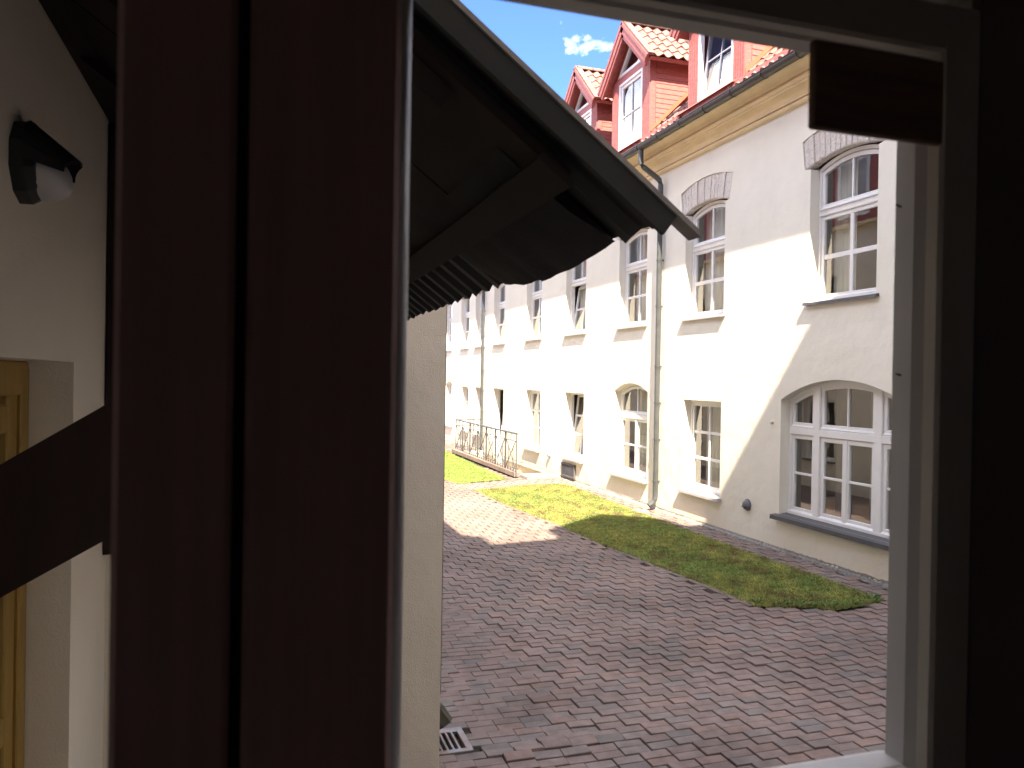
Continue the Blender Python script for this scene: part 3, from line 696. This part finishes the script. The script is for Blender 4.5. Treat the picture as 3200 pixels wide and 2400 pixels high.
    for s in (-1, 1):
        A = lambda x, t, off: (x, c+s*(EH-un.y*t)-0, ze+un.z*t+off)
        nrm = Vector((0, s*un.z, un.y))
        def slab(x0, x1, t0, t1, o0, o1):
            P = []
            for o in (o0, o1):
                for x, t in ((x0, t0), (x1, t0), (x1, t1), (x0, t1)):
                    q = Vector((x, c+s*(EH-un.y*t), ze+un.z*t))+nrm*o; P.append(tuple(q))
            return MB().add(P, [(0, 1, 2, 3), (4, 5, 6, 7), (0, 1, 5, 4), (1, 2, 6, 5), (2, 3, 7, 6), (3, 0, 4, 7)])
        fpart(slab(XO+.05, 9.7, 0.02, Ls+.0, -.03, .02).build('roof_deck', M['roofdark'], d))
        fpart(slab(XO+.05, 9.2, .0, .30, -.075, -.032).build('soffit', M['red'], d))
        fpart(slab(XO+.05, 7.6, .30, Ls-.06, -.070, -.033).build('gable_soffit', M['red'], d))
        # rake: three stepped boards, the outer cap on top of the tiles' edge
        fpart(slab(XO, XO+.05, -.03, Ls+.035, -.20, -.02).build('rake_board', M['red'], d))
        fpart(slab(XO-.022, XO+.001, -.02, Ls+.02, -.13, -.03).build('rake_moulding', M['red'], d))
        fpart(slab(XO-.035, XO+.02, -.05, Ls+.05, -.019, .035).build('rake_cap', M['red'], d))
        fpart(slab(XO-.02, XO+.12, -.06, Ls+.055, .036, .085).build('verge_cap', M['tile'], d))
        fpart(slab(XO+.05, 9.2, -.035, .0, -.06, .01).build('fascia', M['red'], d))
        if s < 0:
            nrow = 5; step = (Ls+.02)/nrow
            for r_ in range(nrow):
                t = -.045+r_*step; x = XO+.19
                while x < 9.4-t*.8:
                    q = Vector((x, c+s*(EH-un.y*t), ze+un.z*t))+nrm*.025
                    put_tile(d, q, (1, 0, 0), (0, un.y, un.z)); x += .21
        else: fpart(slab(XO+.1, 9.6, -.05, Ls, .021, .06).build('tile_sheet', M['tile'], d))
    # ridge
    x = XO+.02
    while x < 9.4:
        mb = MB(); n = 6; pr = []
        for i in range(n+1):
            a = math.pi*i/n; pr.append((c+.11*math.cos(a), AP+.02+.085*math.sin(a)))
        mb.prism(pr+[(p[0]*1+(c-p[0])*.12, p[1]-.012) for p in reversed(pr)], x, x+.39, 'x'); o = fpart(mb.build('ridge_tile', M['tile'], d)); x += .37
    # flashing at the foot of the right cheek
    fl = MB().add([(XF+.0, c-HW-.02, rz(XF)+.05), (8.6, c-HW-.02, rz(8.6)+.05), (8.6, c-HW-.02, rz(8.6)+.15), (XF+.0, c-HW-.02, rz(XF)+.15),
                   (XF+.0, c-HW-.12, rz(XF)+.075), (8.6, c-HW-.12, rz(8.6)+.075)], [(0, 1, 2, 3), (0, 4, 5, 1)])
    fpart(fl.build('flashing', M['flash'], d))
    fpart(MB().prism([(6.86, 7.07), (6.88, 7.10), (XF+.02, 7.20), (XF+.02, 7.15)], c-HW-.02, c+HW+.02, 'y').build('apron', M['red'], d))
dormer(DORM[0], tilt=7); dormer(DORM[1]); dormer(DORM[2], blind=False)

# ---- small things on the facade wall
def vent_hood(y, z, m, label, r=.085):
    mb = MB(); n, k = 12, 5; vs = []; fs = []
    for i in range(k+1):
        a = math.pi/2*i/k
        for j_ in range(n): b = 2*math.pi*j_/n; vs.append((D-.005-.085*math.sin(a), y+r*math.cos(a)*math.cos(b), z+r*math.cos(a)*math.sin(b)))
    for i in range(k):
        for j_ in range(n): fs.append((i*n+j_, i*n+(j_+1) % n, (i+1)*n+(j_+1) % n, (i+1)*n+j_))
    mb.add(vs, fs); t = thing('vent_hood', label, 'vent', (D, y, z), 'vent hoods on the facade')
    o = mb.build('dome', m, t, True); o.matrix_parent_inverse = Matrix.Translation((-D, -y, -z))
    o = MB().tube([(D-.012, y, z), (D+.0, y, z)], r*1.12, 12).build('flange', m, t); o.matrix_parent_inverse = Matrix.Translation((-D, -y, -z))
    o = MB().box((D-.085, y-r*.62, z-.03), (D-.05, y+r*.62, z-.022)).build('slot', M['black'], t); o.matrix_parent_inverse = Matrix.Translation((-D, -y, -z))
vent_hood(10.68, .54, M['vent'], 'dark grey domed vent hood in the shaded wall beside the wide arched window')
vent_hood(19.5, .50, mat('pale_vent', (.42, .50, .50), .5), 'pale vent hood on the sunlit wall beside the railing')
kn = MB().tube([(D, 10.08, 1.87), (D-.03, 10.08, 1.87), (D-.045, 10.08, 1.875)], [.022, .026, .018], 10).build('door_stop', M['render_pale'], None, True); tag(kn, 'tiny pale knob on the cream wall left of the wide arched window', 'knob')
gr = thing('vent_grille', 'dark louvred vent grille low on the wall under a small window', 'grille', (D, 18.15, .06))
def gpart(o): o.matrix_parent_inverse = Matrix.Translation((-D, -18.15, -.06)); return o
fb = MB(); fb.bev((D-.05, 17.72, .06), (D+.01, 17.77, .40), .006); fb.bev((D-.05, 18.53, .06), (D+.01, 18.58, .40), .006); fb.bev((D-.051, 17.721, .06), (D+.01, 18.579, .10), .006); fb.bev((D-.051, 17.721, .36), (D+.01, 18.579, .40), .006); gpart(fb.build('frame', M['louver'], gr))
gpart(MB().box((D-.012, 17.76, .09), (D-.004, 18.54, .37)).build('backing', M['black'], gr))
for k in range(7): z = .11+k*.036; gpart(MB().add([(D-.045, 17.765, z), (D-.045, 18.535, z), (D-.015, 18.535, z+.03), (D-.015, 17.765, z+.03)], [(0, 1, 2, 3)]).build('slat', M['louver'], gr))

# broken mortar fillet along the wall's foot
def fillet():
    mb = MB(); y = 2.0; vs = []; n = 0
    while y < 34:
        wv = .022+.016*math.sin(y*1.3)+.012*math.sin(y*7.7)+random.uniform(-.008, .012); h = .012+.012*math.sin(y*.9+1)+random.uniform(-.008, .014)
        vs += [(D-.002, y, max(.012, h)+.03), (D-.4*wv, y, max(.008, h*.8)), (D-max(.008, wv)-.012, y, gz(D-wv)+.003+random.uniform(0, .008)), (D-max(.008, wv)-.03, y, gz(D)-.03)]; n += 1; y += .045
    mb.add(vs, [(4*i+k, 4*i+k+1, 4*i+k+5, 4*i+k+4) for i in range(n-1) for k in range(3)])
    return mb
fi = fillet().build('mortar_fillet', M['concrete']); kind(fi, 'structure')
# rubble crumbs
cr = MB()
for k in range(900):
    y = random.uniform(6.5, 19); x = D-.05-abs(random.gauss(0, .05)); s = random.uniform(.004, .014); z = gz(x)
    cr.add([(x-s, y-s, z), (x+s, y-s*.7, z), (x+s*.6, y+s, z), (x, y, z+s*1.1)], [(0, 1, 3), (1, 2, 3), (2, 0, 3)])
kind(tag(cr.build('mortar_crumbs', M['concrete']), 'loose grey mortar crumbs along the foot of the cream wall', 'crumbs'), 'stuff')
# light patch of broken tile under the downpipe
sp = thing('splash_stones', 'few broken pale stones lying under the galvanised downpipe outlet', 'stones', (7.1, 13.6, 0))
for k in range(5):
    x, y = 7.02+random.uniform(-.12, .14), 13.62+random.uniform(-.2, .25); s = random.uniform(.04, .08)
    o = MB().bev((x-s, y-s*.7, gz(x)-.005), (x+s, y+s*.7, gz(x)+.018), .008).build('stone', M['concrete'], sp); o.matrix_parent_inverse = Matrix.Translation((-7.1, -13.6, 0))

# ---------------------------------------------------------------- light well with railing
pit = MB(); px0, px1, py0, py1 = PIT
pit.add([(px0, py0, -1.1), (px1+.1, py0, -1.1), (px1+.1, py1, -1.1), (px0, py1, -1.1)], [(0, 1, 2, 3)])
pit.add([(px0, py0, -1.1), (px0, py1, -1.1), (px0, py1, .02), (px0, py0, .02)], [(0, 1, 2, 3)])
pit.add([(px0, py0, -1.1), (px1, py0, -1.1), (px1, py0, .02), (px0, py0, .02)], [(0, 1, 2, 3)]); pit.add([(px0, py1, -1.1), (px1, py1, -1.1), (px1, py1, .02), (px0, py1, .02)], [(0, 1, 2, 3)])
kind(pit.build('light_well', M['render_pale']), 'structure')
kb = thing('brick_kerb', 'low kerb of clay bricks round the light well under the railing', 'kerb', (6.4, 22.6, 0))
km = MB().bev((-.115, -.052, -.06), (.115, .052, .06), .005).mesh('brick', M['brick'])
y = PIT[2]-.10
while y < PIT[3]+.12:
    o = bpy.data.objects.new('brick', km); link(o, kb); o.location = (6.41-6.4, y-22.6, .02+random.gauss(0, .002)); o.color = (*[c*1.1 for c in brick_tone()], 1); y += .108
slab = MB().bev((6.45, 18.62, -.05), (D-.02, 19.32, .035), .012).build('concrete_slab', M['concrete'], None); tag(slab, 'pale concrete slab at the near end of the light well by the wall', 'slab')
RX0, RY0, RX1, RY1, RTOP, RB = 6.33, 19.15, 6.43, 26.0, 1.07, .05
rl = thing('iron_railing', 'grey wrought iron railing with crossed bars round the light well', 'railing', (6.4, 22.6, 0))
def rp(o): return settle(o, (6.4, 22.6, 0))
def rpt(t, z): return (RX0+(RX1-RX0)*t, RY0+(RY1-RY0)*t, z)
rp(MB().tube([rpt(-.004, RTOP), rpt(1.004, RTOP)], .026, 6).build('top_rail', M['rail'], rl))
rp(MB().tube([rpt(0, RTOP-.2), rpt(1, RTOP-.2)], .012, 4).build('middle_rail', M['rail'], rl)); rp(MB().tube([rpt(0, RB+.12), rpt(1, RB+.12)], .014, 4).build('bottom_rail', M['rail'], rl))
NP = 7
for k in range(NP+1):
    for dt in ((-.006, .006) if 0 < k < NP else (0,)):
        rp(MB().tube([rpt(k/NP+dt, -.02), rpt(k/NP+dt, RTOP)], .015, 6).build('post', M['rail'], rl))
for k in range(NP):
    a, b = k/NP+.012, (k+1)/NP-.012; m_ = (a+b)/2
    rp(MB().tube([rpt(a, RB+.12), rpt(b, RTOP-.2)], .012, 4).build('diagonal', M['rail'], rl)); rp(MB().tube([rpt(b, RB+.12), rpt(a, RTOP-.2)], .012, 4).build('diagonal', M['rail'], rl))
    rp(MB().tube([rpt(m_, RTOP-.2), rpt(m_, RTOP)], .010, 4).build('stub', M['rail'], rl))
    for q in (a+.03, b-.03): rp(MB().tube([rpt(q, RB+.12), rpt(q, RTOP-.34)], .010, 4).build('baluster', M['rail'], rl))
    for q in (a+.02, m_, b-.02): rp(MB().tube([rpt(q, -.0), rpt(q, RB+.12)], .010, 4).build('stub', M['rail'], rl))
for z, r in ((RTOP, .022), (RTOP-.2, .012), (RB+.12, .012)): rp(MB().tube([(RX1, RY1, z), (D-.01, RY1+.02, z)], r, 6).build('return_rail', M['rail'], rl))
for x in (6.75, 7.05): rp(MB().tube([(x, RY1+.01, RB), (x, RY1+.01, RTOP)], .010, 4).build('baluster', M['rail'], rl))

# ---------------------------------------------------------------- left building with its recess under the canopy
AX, Y2, BX = -.857, 5.30, 1.229
LEAVE = 6.35
lb = thing('left_building', 'cream stuccoed building with ochre framed window, its projecting corner under the canopy', 'building', (0, 5.3, 0))
def lp(o): return settle(o, (0, 5.3, 0))
OW = (2.55, 4.36, -.2, 2.57-.07)     # ochre framed window: y0,y1,z0,z1
wl = wall_with_holes([(.95, -1.4), (Y2, -1.4), (Y2, LEAVE), (.95, LEAVE)], [[(OW[1], OW[2]), (OW[1], OW[3]), (OW[0], OW[3]), (OW[0], OW[2])]], AX, -.30)
lp(wl.build('recess_wall', M['stucco_left'], lb))
lp(MB().box((AX-.3, Y2, -1.4), (BX-.0, Y2+.3, LEAVE)).build('end_wall', M['stucco_left'], lb))
lw_holes = []; y = 7.2
lwins = []
while y < 33:
    lw_holes.append([(y+1.2, 3.5), (y+1.2, 5.2)]+arc(y+1.2, y, 5.2, .13, 8)[1:-1]+[(y, 5.2), (y, 3.5)]); lw_holes.append([(y+1.2, .5), (y+1.2, 2.1), (y, 2.1), (y, .5)]); lwins.append(y); y += 3.1
ww = wall_with_holes([(Y2+.3, -1.4), (36, -1.4), (36, LEAVE), (Y2+.3, LEAVE)], lw_holes, BX, -.2); lp(ww.build('courtyard_wall', M['stucco_left'], lb))
for y in lwins:
    for z0, z1 in ((3.5, 5.33), (.5, 2.1)):
        f = MB(); x0, x1 = BX-.2, BX-.14
        f.box((x0, y, z0), (x1, y+.08, z1)); f.box((x0, y+1.12, z0), (x1, y+1.2, z1)); f.box((x0, y+.56, z0), (x1-.004, y+.64, z1)); f.box((x0, y+.07, z0), (x1-.002, y+1.13, z0+.08)); f.box((x0, y+.07, z1-.1), (x1-.002, y+1.13, z1)); f.box((x0, y+.07, (z0+z1)/2-.03), (x1-.006, y+1.13, (z0+z1)/2+.03))
        wn = lp(f.build('window', M['white'], lb)); lp(MB().add([(x0+.02, y, z0), (x0+.02, y+1.2, z0), (x0+.02, y+1.2, z1), (x0+.02, y, z1)], [(0, 1, 2, 3)]).build('pane', M['glass'], wn))
        lp(MB().box((BX-.15, y-.04, z0-.04), (BX+.08, y+1.24, z0-.005)).build('sill', M['sill'], wn))
lp(MB().box((BX-2.0, Y2+.31, -1.2), (BX-1.6, 36, LEAVE)).build('inner_wall', M['room'], lb))
AT = LEAVE+2.1
lp(MB().prism([(BX+.16, LEAVE-.02), (BX+.16, LEAVE+.06), (BX-.0, LEAVE+.10), (BX-.0, LEAVE-.02)], Y2-.05, 36, 'y').build('string_course', M['cornice'], lb))
lp(MB().box((BX-.25, Y2, LEAVE), (BX-.03, 36, AT)).build('attic_wall', M['redboard'], lb)); lp(MB().box((AX-.3, Y2+.0, LEAVE+.01), (BX-.26, Y2+.2, AT)).build('attic_end', M['redboard'], lb))
lp(MB().prism([(BX+.05, AT), (BX+.05, AT+.08), (-3.2, AT+2.6), (-8, AT), (-8, AT-.1)], Y2-.1, 36, 'y').build('roof', M['tile'], lb))
y = 7.3
while y < 34:
    f = MB(); x0, x1 = BX-.03, BX+.0; f.box((x0, y-.55, LEAVE+.25), (x1, y-.45, LEAVE+1.7)); f.box((x0, y+.45, LEAVE+.25), (x1, y+.55, LEAVE+1.7)); f.box((x0, y-.5, LEAVE+.25), (x1-.003, y+.5, LEAVE+.36)); f.box((x0, y-.5, LEAVE+1.6), (x1-.003, y+.5, LEAVE+1.7)); f.box((x0, y-.03, LEAVE+.3), (x1-.005, y+.03, LEAVE+1.65))
    wn = lp(f.build('attic_window', M['white'], lb)); lp(MB().box((BX-.029, y-.46, LEAVE+.34), (BX-.022, y+.46, LEAVE+1.62)).build('pane', M['sill_pale'], wn)); y += 2.9
# ochre window in the recess
oy0, oy1, oz0, oz1 = OW; ox = AX-.19
f = MB(); f.bev((ox-.06, oy1-.13, oz0), (ox, oy1, oz1-.03), .008); f.bev((ox-.06, oy0, oz0), (ox, oy0+.13, oz1-.03), .008); f.bev((ox-.058, oy0+.01, oz1-.16), (ox-.002, oy1-.01, oz1), .008); f.bev((ox-.05, oy0+.01, oz0), (ox-.003, oy1-.01, oz0+.14), .008)
ow = lp(f.build('ochre_window', M['ochre'], lb))
s_ = MB(); s_.bev((ox-.075, oy1-.27, oz0+.1), (ox-.02, oy1-.12, oz1-.15), .008); s_.bev((ox-.075, oy0+.12, oz0+.1), (ox-.02, oy0+.27, oz1-.15), .008)
for z in (oz0+.14, oz0+.95, oz1-.33): s_.bev((ox-.073, oy0+.25, z), (ox-.022, oy1-.25, z+.13), .008)
lp(s_.build('casement', M['ochre'], ow)); lp(MB().add([(ox-.05, oy0+.2, oz0+.2), (ox-.05, oy1-.2, oz0+.2), (ox-.05, oy1-.2, oz1-.2), (ox-.05, oy0+.2, oz1-.2)], [(0, 1, 2, 3)]).build('pane', M['glass'], ow))
lp(MB().box((AX-2.0, .95, -1.3), (AX-1.9, Y2, 6.3)).build('back_wall', M['room'], lb))
# downpipe shoe and drain at the projecting corner
sh = thing('downpipe_shoe', 'olive angular downpipe shoe at the foot of the cream corner wall', 'pipe', (BX+.06, 5.72, gz(1.3)))
o = MB().tube([(BX+.06, 5.80, 3.2), (BX+.06, 5.80, .08), (BX+.075, 5.78, -.02), (BX+.15, 5.74, -.13)], .062, 6).build('pipe', M['shoe'], sh); o.matrix_parent_inverse = Matrix.Translation((-BX-.06, -5.72, -gz(1.3)))
gt = thing('drain_grate', 'worn metal drain grate set in the bricks at the foot of the corner wall', 'grate', ((GRATE[0]+GRATE[1])/2, (GRATE[2]+GRATE[3])/2, gz(1.4)))
gm = Matrix.Translation((-(GRATE[0]+GRATE[1])/2, -(GRATE[2]+GRATE[3])/2, -gz(1.4))); z = gz(1.4)
x0, x1, y0, y1 = GRATE
f = MB(); f.bev((x0, y0, z-.03), (x0+.035, y1, z+.004), .004); f.bev((x1-.05, y0, z-.03), (x1, y1, z+.004), .004); f.bev((x0+.03, y0+.001, z-.03), (x1-.04, y0+.05, z+.003), .004); f.bev((x0+.03, y1-.07, z-.03), (x1-.04, y1-.001, z+.003), .004)
o = f.build('frame', M['cast_iron'], gt); o.matrix_parent_inverse = gm
nb = 6
for k in range(1, nb):
    x = x0+.035+(x1-x0-.085)*k/nb; o = MB().bev((x-.009, y0+.045, z-.03), (x+.009, y1-.065, z+.002), .003).build('bar', M['cast_iron'], gt); o.matrix_parent_inverse = gm
o = MB().box((x0+.01, y0+.01, z-.2), (x1-.01, y1-.01, z-.12)).build('shaft', M['black'], gt); o.matrix_parent_inverse = gm

# ---------------------------------------------------------------- lean-to canopy on the left building
EX = .84; EZ = CAM_Z+.338; SL = .751; VY = 1.543
cn = thing('lean_to_canopy', 'dark corrugated metal lean-to canopy with timber underside in front of the window', 'canopy', (AX, 3.4, 2.4))
def cp_(o): return settle(o, (AX, 3.4, 2.4))
def cz(x): return EZ+SL*(EX-x)
ca = math.atan(SL); cnx, cnz = math.sin(ca), math.cos(ca)
def sheet():
    mb = MB(); per = .152; pts = []; y = VY
    prof = [(0, 0), (.30, 0), (.42, .026), (.88, .026), (1.0, 0)]
    k = 0
    while y+k*per < Y2-.02:
        for a, b in prof[:-1]: pts.append((y+(k+a)*per, b))
        k += 1
    pts = [(p, b) for p, b in pts if p < Y2-.005]
    vs = []
    for p, b in pts:
        jx = random.uniform(-.006, .006)
        for x in (EX+jx, AX+.01):
            for t in (0, .004): vs.append((x+cnx*(b+t), p, cz(x)+cnz*(b+t)))
    n = len(pts); fs = []
    for i in range(n-1):
        a, b = 4*i, 4*i+4; fs += [(a, b, b+2, a+2), (a+1, a+3, b+3, b+1), (a, a+1, b+1, b)]
    fs += [(0, 2, 3, 1)]
    return mb.add(vs, fs)
cp_(sheet().build('roof_sheet', M['sheet'], cn))
def along(x0, x1, y0, y1, o0, o1, name, m, jag=0):
    """slab lying in the canopy's slope, offset o0..o1 along its normal"""
    P = []
    for o in (o0, o1):
        for x, y in ((x0, y0), (x1, y0), (x1, y1), (x0, y1)): P.append((x+cnx*o, y, cz(x)+cnz*o))
    return cp_(MB().add(P, [(0, 1, 2, 3), (4, 5, 6, 7), (0, 1, 5, 4), (1, 2, 6, 5), (2, 3, 7, 6), (3, 0, 4, 7)]).build(name, m, cn))
y = VY+.10; k = 0
while y < Y2-.05:
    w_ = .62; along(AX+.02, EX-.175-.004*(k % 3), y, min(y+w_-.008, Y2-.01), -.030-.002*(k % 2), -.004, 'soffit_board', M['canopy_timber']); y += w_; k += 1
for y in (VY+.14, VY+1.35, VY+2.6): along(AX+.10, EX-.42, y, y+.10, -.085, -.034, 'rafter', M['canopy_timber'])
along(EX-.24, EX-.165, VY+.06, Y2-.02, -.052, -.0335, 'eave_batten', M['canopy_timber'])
along(AX+.01, EX+.004, VY-.016, VY-.004, -.02, .031, 'verge_trim', M['sheet'])
along(AX+.01, EX+.06, VY-.022, VY+.03, .032, .043, 'verge_capping', M['trim'])
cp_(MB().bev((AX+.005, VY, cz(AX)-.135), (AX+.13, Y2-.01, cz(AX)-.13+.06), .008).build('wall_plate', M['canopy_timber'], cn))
# felt hanging out over the eave
fv = []; nn_ = 26
for i in range(nn_+1):
    t = i/nn_; y = VY+.21+t*.92; e = math.sin(math.pi*t)
    dz = .004+.034*e**.7+.006*e*math.sin(i*1.1)+e*random.uniform(-.004, .004)
    for q, (x, o) in enumerate(((EX-.30, -.034), (EX-.12, -.03-.5*dz), (EX-.012+.016*e, -dz-.004), (EX-.010+.018*e, -dz*.4+.002))): fv.append((x+cnx*o, y, cz(x)+cnz*o))
cp_(MB().add(fv, [(4*i+k, 4*i+k+1, 4*i+k+5, 4*i+k+4) for i in range(nn_) for k in range(3)]).build('felt_strip', M['felt'], cn, True))
# post in the recess corner and its brace
dq = px_ray(340, 1725); dq = dq*((Y2-.1)/dq.y)
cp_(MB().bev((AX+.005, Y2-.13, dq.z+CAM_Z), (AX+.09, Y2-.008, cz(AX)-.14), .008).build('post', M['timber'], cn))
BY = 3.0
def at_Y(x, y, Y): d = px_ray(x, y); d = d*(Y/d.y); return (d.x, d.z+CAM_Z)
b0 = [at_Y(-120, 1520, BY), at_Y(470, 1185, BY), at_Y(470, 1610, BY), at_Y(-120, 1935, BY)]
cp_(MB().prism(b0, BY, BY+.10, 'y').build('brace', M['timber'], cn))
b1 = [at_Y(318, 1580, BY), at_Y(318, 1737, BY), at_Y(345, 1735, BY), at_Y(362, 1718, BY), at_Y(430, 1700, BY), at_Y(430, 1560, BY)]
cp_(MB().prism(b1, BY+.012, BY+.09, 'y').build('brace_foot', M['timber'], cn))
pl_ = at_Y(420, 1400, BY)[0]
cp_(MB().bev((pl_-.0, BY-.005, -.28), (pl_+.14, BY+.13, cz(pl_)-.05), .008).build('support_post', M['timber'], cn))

# ---------------------------------------------------------------- bulkhead lamp on the recess wall
def at_X(x, y, X): d = px_ray(x, y); d = d*(X/d.x); return (d.y, d.z+CAM_Z)
LY, LZ = 3.40, 3.235
lm = thing('wall_lamp', 'black hooded bulkhead lamp with opal glass on the shaded recess wall', 'lamp', (AX, LY, LZ))
mb = MB(); n = 10
def ring(x, ry, rzz, dz=0): return [(x, ry*math.cos(2*math.pi*i/n+.31), rzz*math.sin(2*math.pi*i/n+.31)+dz) for i in range(n)]
r0, r1, r2 = ring(.0, .155, .155), ring(.045, .155, .155), ring(.075, .125, .125, -.0)
vs = r0+r1+r2; fs = [(a*n+i, a*n+(i+1) % n, (a+1)*n+(i+1) % n, (a+1)*n+i) for a in range(2) for i in range(n)]+[tuple(2*n+i for i in range(n))]
mb.add(vs, fs); mb.build('housing', M['lamp_body'], lm)
# hood: upper half shell jutting out
vs = []; fs = []; kk = 9
for i in range(kk+1):
    a = math.pi*(i/kk)*1.06-.09
    c_, s2 = math.cos(a), math.sin(a); vs += [(.04, .157*c_, .157*s2), (.215-.05*abs(c_), .10*c_, .055*s2-.035), (.215-.05*abs(c_), .088*c_, .043*s2-.038), (.04, .14*c_, .14*s2)]
for i in range(kk): fs += [(4*i+k, 4*i+(k+1) % 4, 4*i+4+(k+1) % 4, 4*i+4+k) for k in range(4)]
MB().add(vs, fs).build('hood', M['lamp_body'], lm)
vs = []; fs = []; ks = 6
for s_i in range(ks+1):
    a = math.pi/2*s_i/ks; x = .07+.105*math.sin(a); rr = .088*math.cos(a)**1.2+.012
    vs += [(x, rr*math.cos(2*math.pi*i/12), rr*math.sin(2*math.pi*i/12)-.036-.03*math.sin(a)) for i in range(12)]
for s_i in range(ks): fs += [(s_i*12+i, s_i*12+(i+1) % 12, (s_i+1)*12+(i+1) % 12, (s_i+1)*12+i) for i in range(12)]
MB().add(vs, fs+[tuple(ks*12+i for i in range(12))]).build('diffuser', M['lamp_glass'], lm, True)

# ---------------------------------------------------------------- tall building the window belongs to (its roof shades the courtyard)
tb = thing('tall_building', 'tall building behind the window whose eave and dormers shade the courtyard', 'building', (2, .8, 0))
def tp(o): return settle(o, (2, .8, 0))
WY0, WY1 = .69, .752
WX0, WX1, WZ0, WZ1 = -.80, .757, 1.955, 2.885
def holed_wall(x0, x1, z0, z1, hx0, hx1, hz0, hz1, ya, yb):
    mb = MB(); mb.box((x0, ya, z0), (hx0, yb, z1)); mb.box((hx1, ya, z0), (x1, yb, z1)); mb.box((hx0, ya, z0), (hx1, yb, hz0)); mb.box((hx0, ya, hz1), (hx1, yb, z1)); return mb
tp(holed_wall(-6, D+.0, -1.4, 13.2, WX0, WX1, WZ0, WZ1, WY0, WY1).build('wall', M['stucco_left'], tb))
EYY = 1.2; EZZ = 13.3
tp(MB().prism([(EYY, EZZ-.12), (EYY, EZZ), (-6, EZZ+6.5), (-13, EZZ-.1), (-13, EZZ-.2)], -6, 12, 'x').build('roof', M['tile'], tb))
tp(MB().box((D+.02, -13, -1.4), (12, .9, 13.2)).build('side_wall', M['stucco_left'], tb)); tp(MB().box((-6, -13.2, -1.4), (12, -13, 13.2)).build('back_wall', M['stucco_left'], tb)); tp(MB().box((-6.3, -13, -1.4), (-6.02, .95, 13.2)).build('end_wall', M['stucco_left'], tb))
for c in (-.95, 2.5):
    tp(MB().prism([(c-1.0, EZZ-.1), (c+1.0, EZZ-.1), (c+1.0, EZZ+.95), (c+1.15, EZZ+.85), (c, EZZ+2.0), (c-1.15, EZZ+.85), (c-1.0, EZZ+.95)], -3, EYY-.02, 'y').build('dormer', M['red'], tb))
# the dim room behind the camera
rw = MB(); rw.box((-1.5, -1.2, .85), (-1.4, .69, 3.6)); rw.box((1.4, -1.2, .85), (1.5, .69, 3.6)); rw.box((-1.5, -1.3, .85), (1.5, -1.2, 3.6))
kind(rw.build('room_wall', M['roomlight']), 'structure')
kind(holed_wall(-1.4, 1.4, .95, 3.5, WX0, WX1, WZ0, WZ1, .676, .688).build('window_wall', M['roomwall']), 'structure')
kind(MB().box((-1.5, -1.3, 3.5), (1.5, .69, 3.6)).build('room_ceiling', M['roomlight']), 'structure'); kind(MB().box((-1.5, -1.3, .8), (1.5, .69, .95)).build('room_floor', M['roomlight']), 'structure')

# ---------------------------------------------------------------- the window in front of the camera
wf = thing('timber_window', 'dim two-light window frame with broad brown boarded mullion framing the view', 'window', (0, .7, 1.955))
def wp(o): return settle(o, (0, .7, 1.955))
# inner frame: front at Y=.677, opening edge x=.70, head z
IZ0, IZ1 = 1.99, 2.823
def ring4(x0, x1, z0, z1, t, tb_, ya, yb, r): 
    mb = MB(); mb.bev((x1, ya, z0-tb_), (x1+t, yb, z1+t), r); mb.bev((x0-t, ya, z0-tb_), (x0, yb, z1+t), r); mb.bev((x0-t+.001, ya+.001, z1), (x1+t-.001, yb-.001, z1+t-.001), r); mb.bev((x0-t+.001, ya+.001, z0-tb_+.001), (x1+t-.001, yb-.001, z0), r); return mb
wp(ring4(-.74, .700, 2.012, 2.812, .054, .05, .672, .695, .004).build('inner_frame', M['frame'], wf))
wp(ring4(-.76, .740, 2.005, 2.855, .02, .04, .6955, .7215, .002).build('rebate', M['frame'], wf))
wp(ring4(-.74, .722, 2.010, 2.828, .04, .05, .722, .768, .009).build('outer_frame', M['outer_frame'], wf))
# mullion: two brown boards with a groove, over a pale outer post
wp(MB().bev((-.101, .640, 1.99), (-.0175, .668, 2.84), .005).build('mullion_board', M['brownboard'], wf))
wp(MB().bev((-.0085, .640, 1.99), (.1085, .668, 2.84), .005).build('mullion_board', M['brownboard'], wf))
wp(MB().box((-.09, .662, 1.99), (.10, .694, 2.84)).build('mullion_core', M['timber'], wf))
wp(MB().bev((-.10, .722, 1.99), (.120, .762, 2.85), .010).build('outer_post', M['outer_frame'], wf))
wp(MB().tube([(.122, .742, 1.99), (.122, .742, 2.85)], .0125, 12).build('outer_bead', M['outer_frame'], wf, True))
wp(MB().prism([(.70, 1.985), (.70, 2.006), (.765, 2.009), (.785, 2.000), (.785, 1.985)], -.75, .735, 'x').build('outer_sill', M['outer_frame'], wf))
for yy in (645, 1172):
    q = at_Y(2802, yy, .746); wp(MB().tube([(q[0]+.006, .746, q[1]), (q[0]-.004, .742, q[1]+.001)], .0012, 6).build('pin', M['timber'], wf))
pl = MB().bev((.510, .642, 2.700), (.671, .652, 2.786), .002).build('wooden_plate', M['plate']); tag(pl, 'dark brown wooden plate fixed in the top corner of the window frame', 'plate')

bpy.context.view_layer.update()
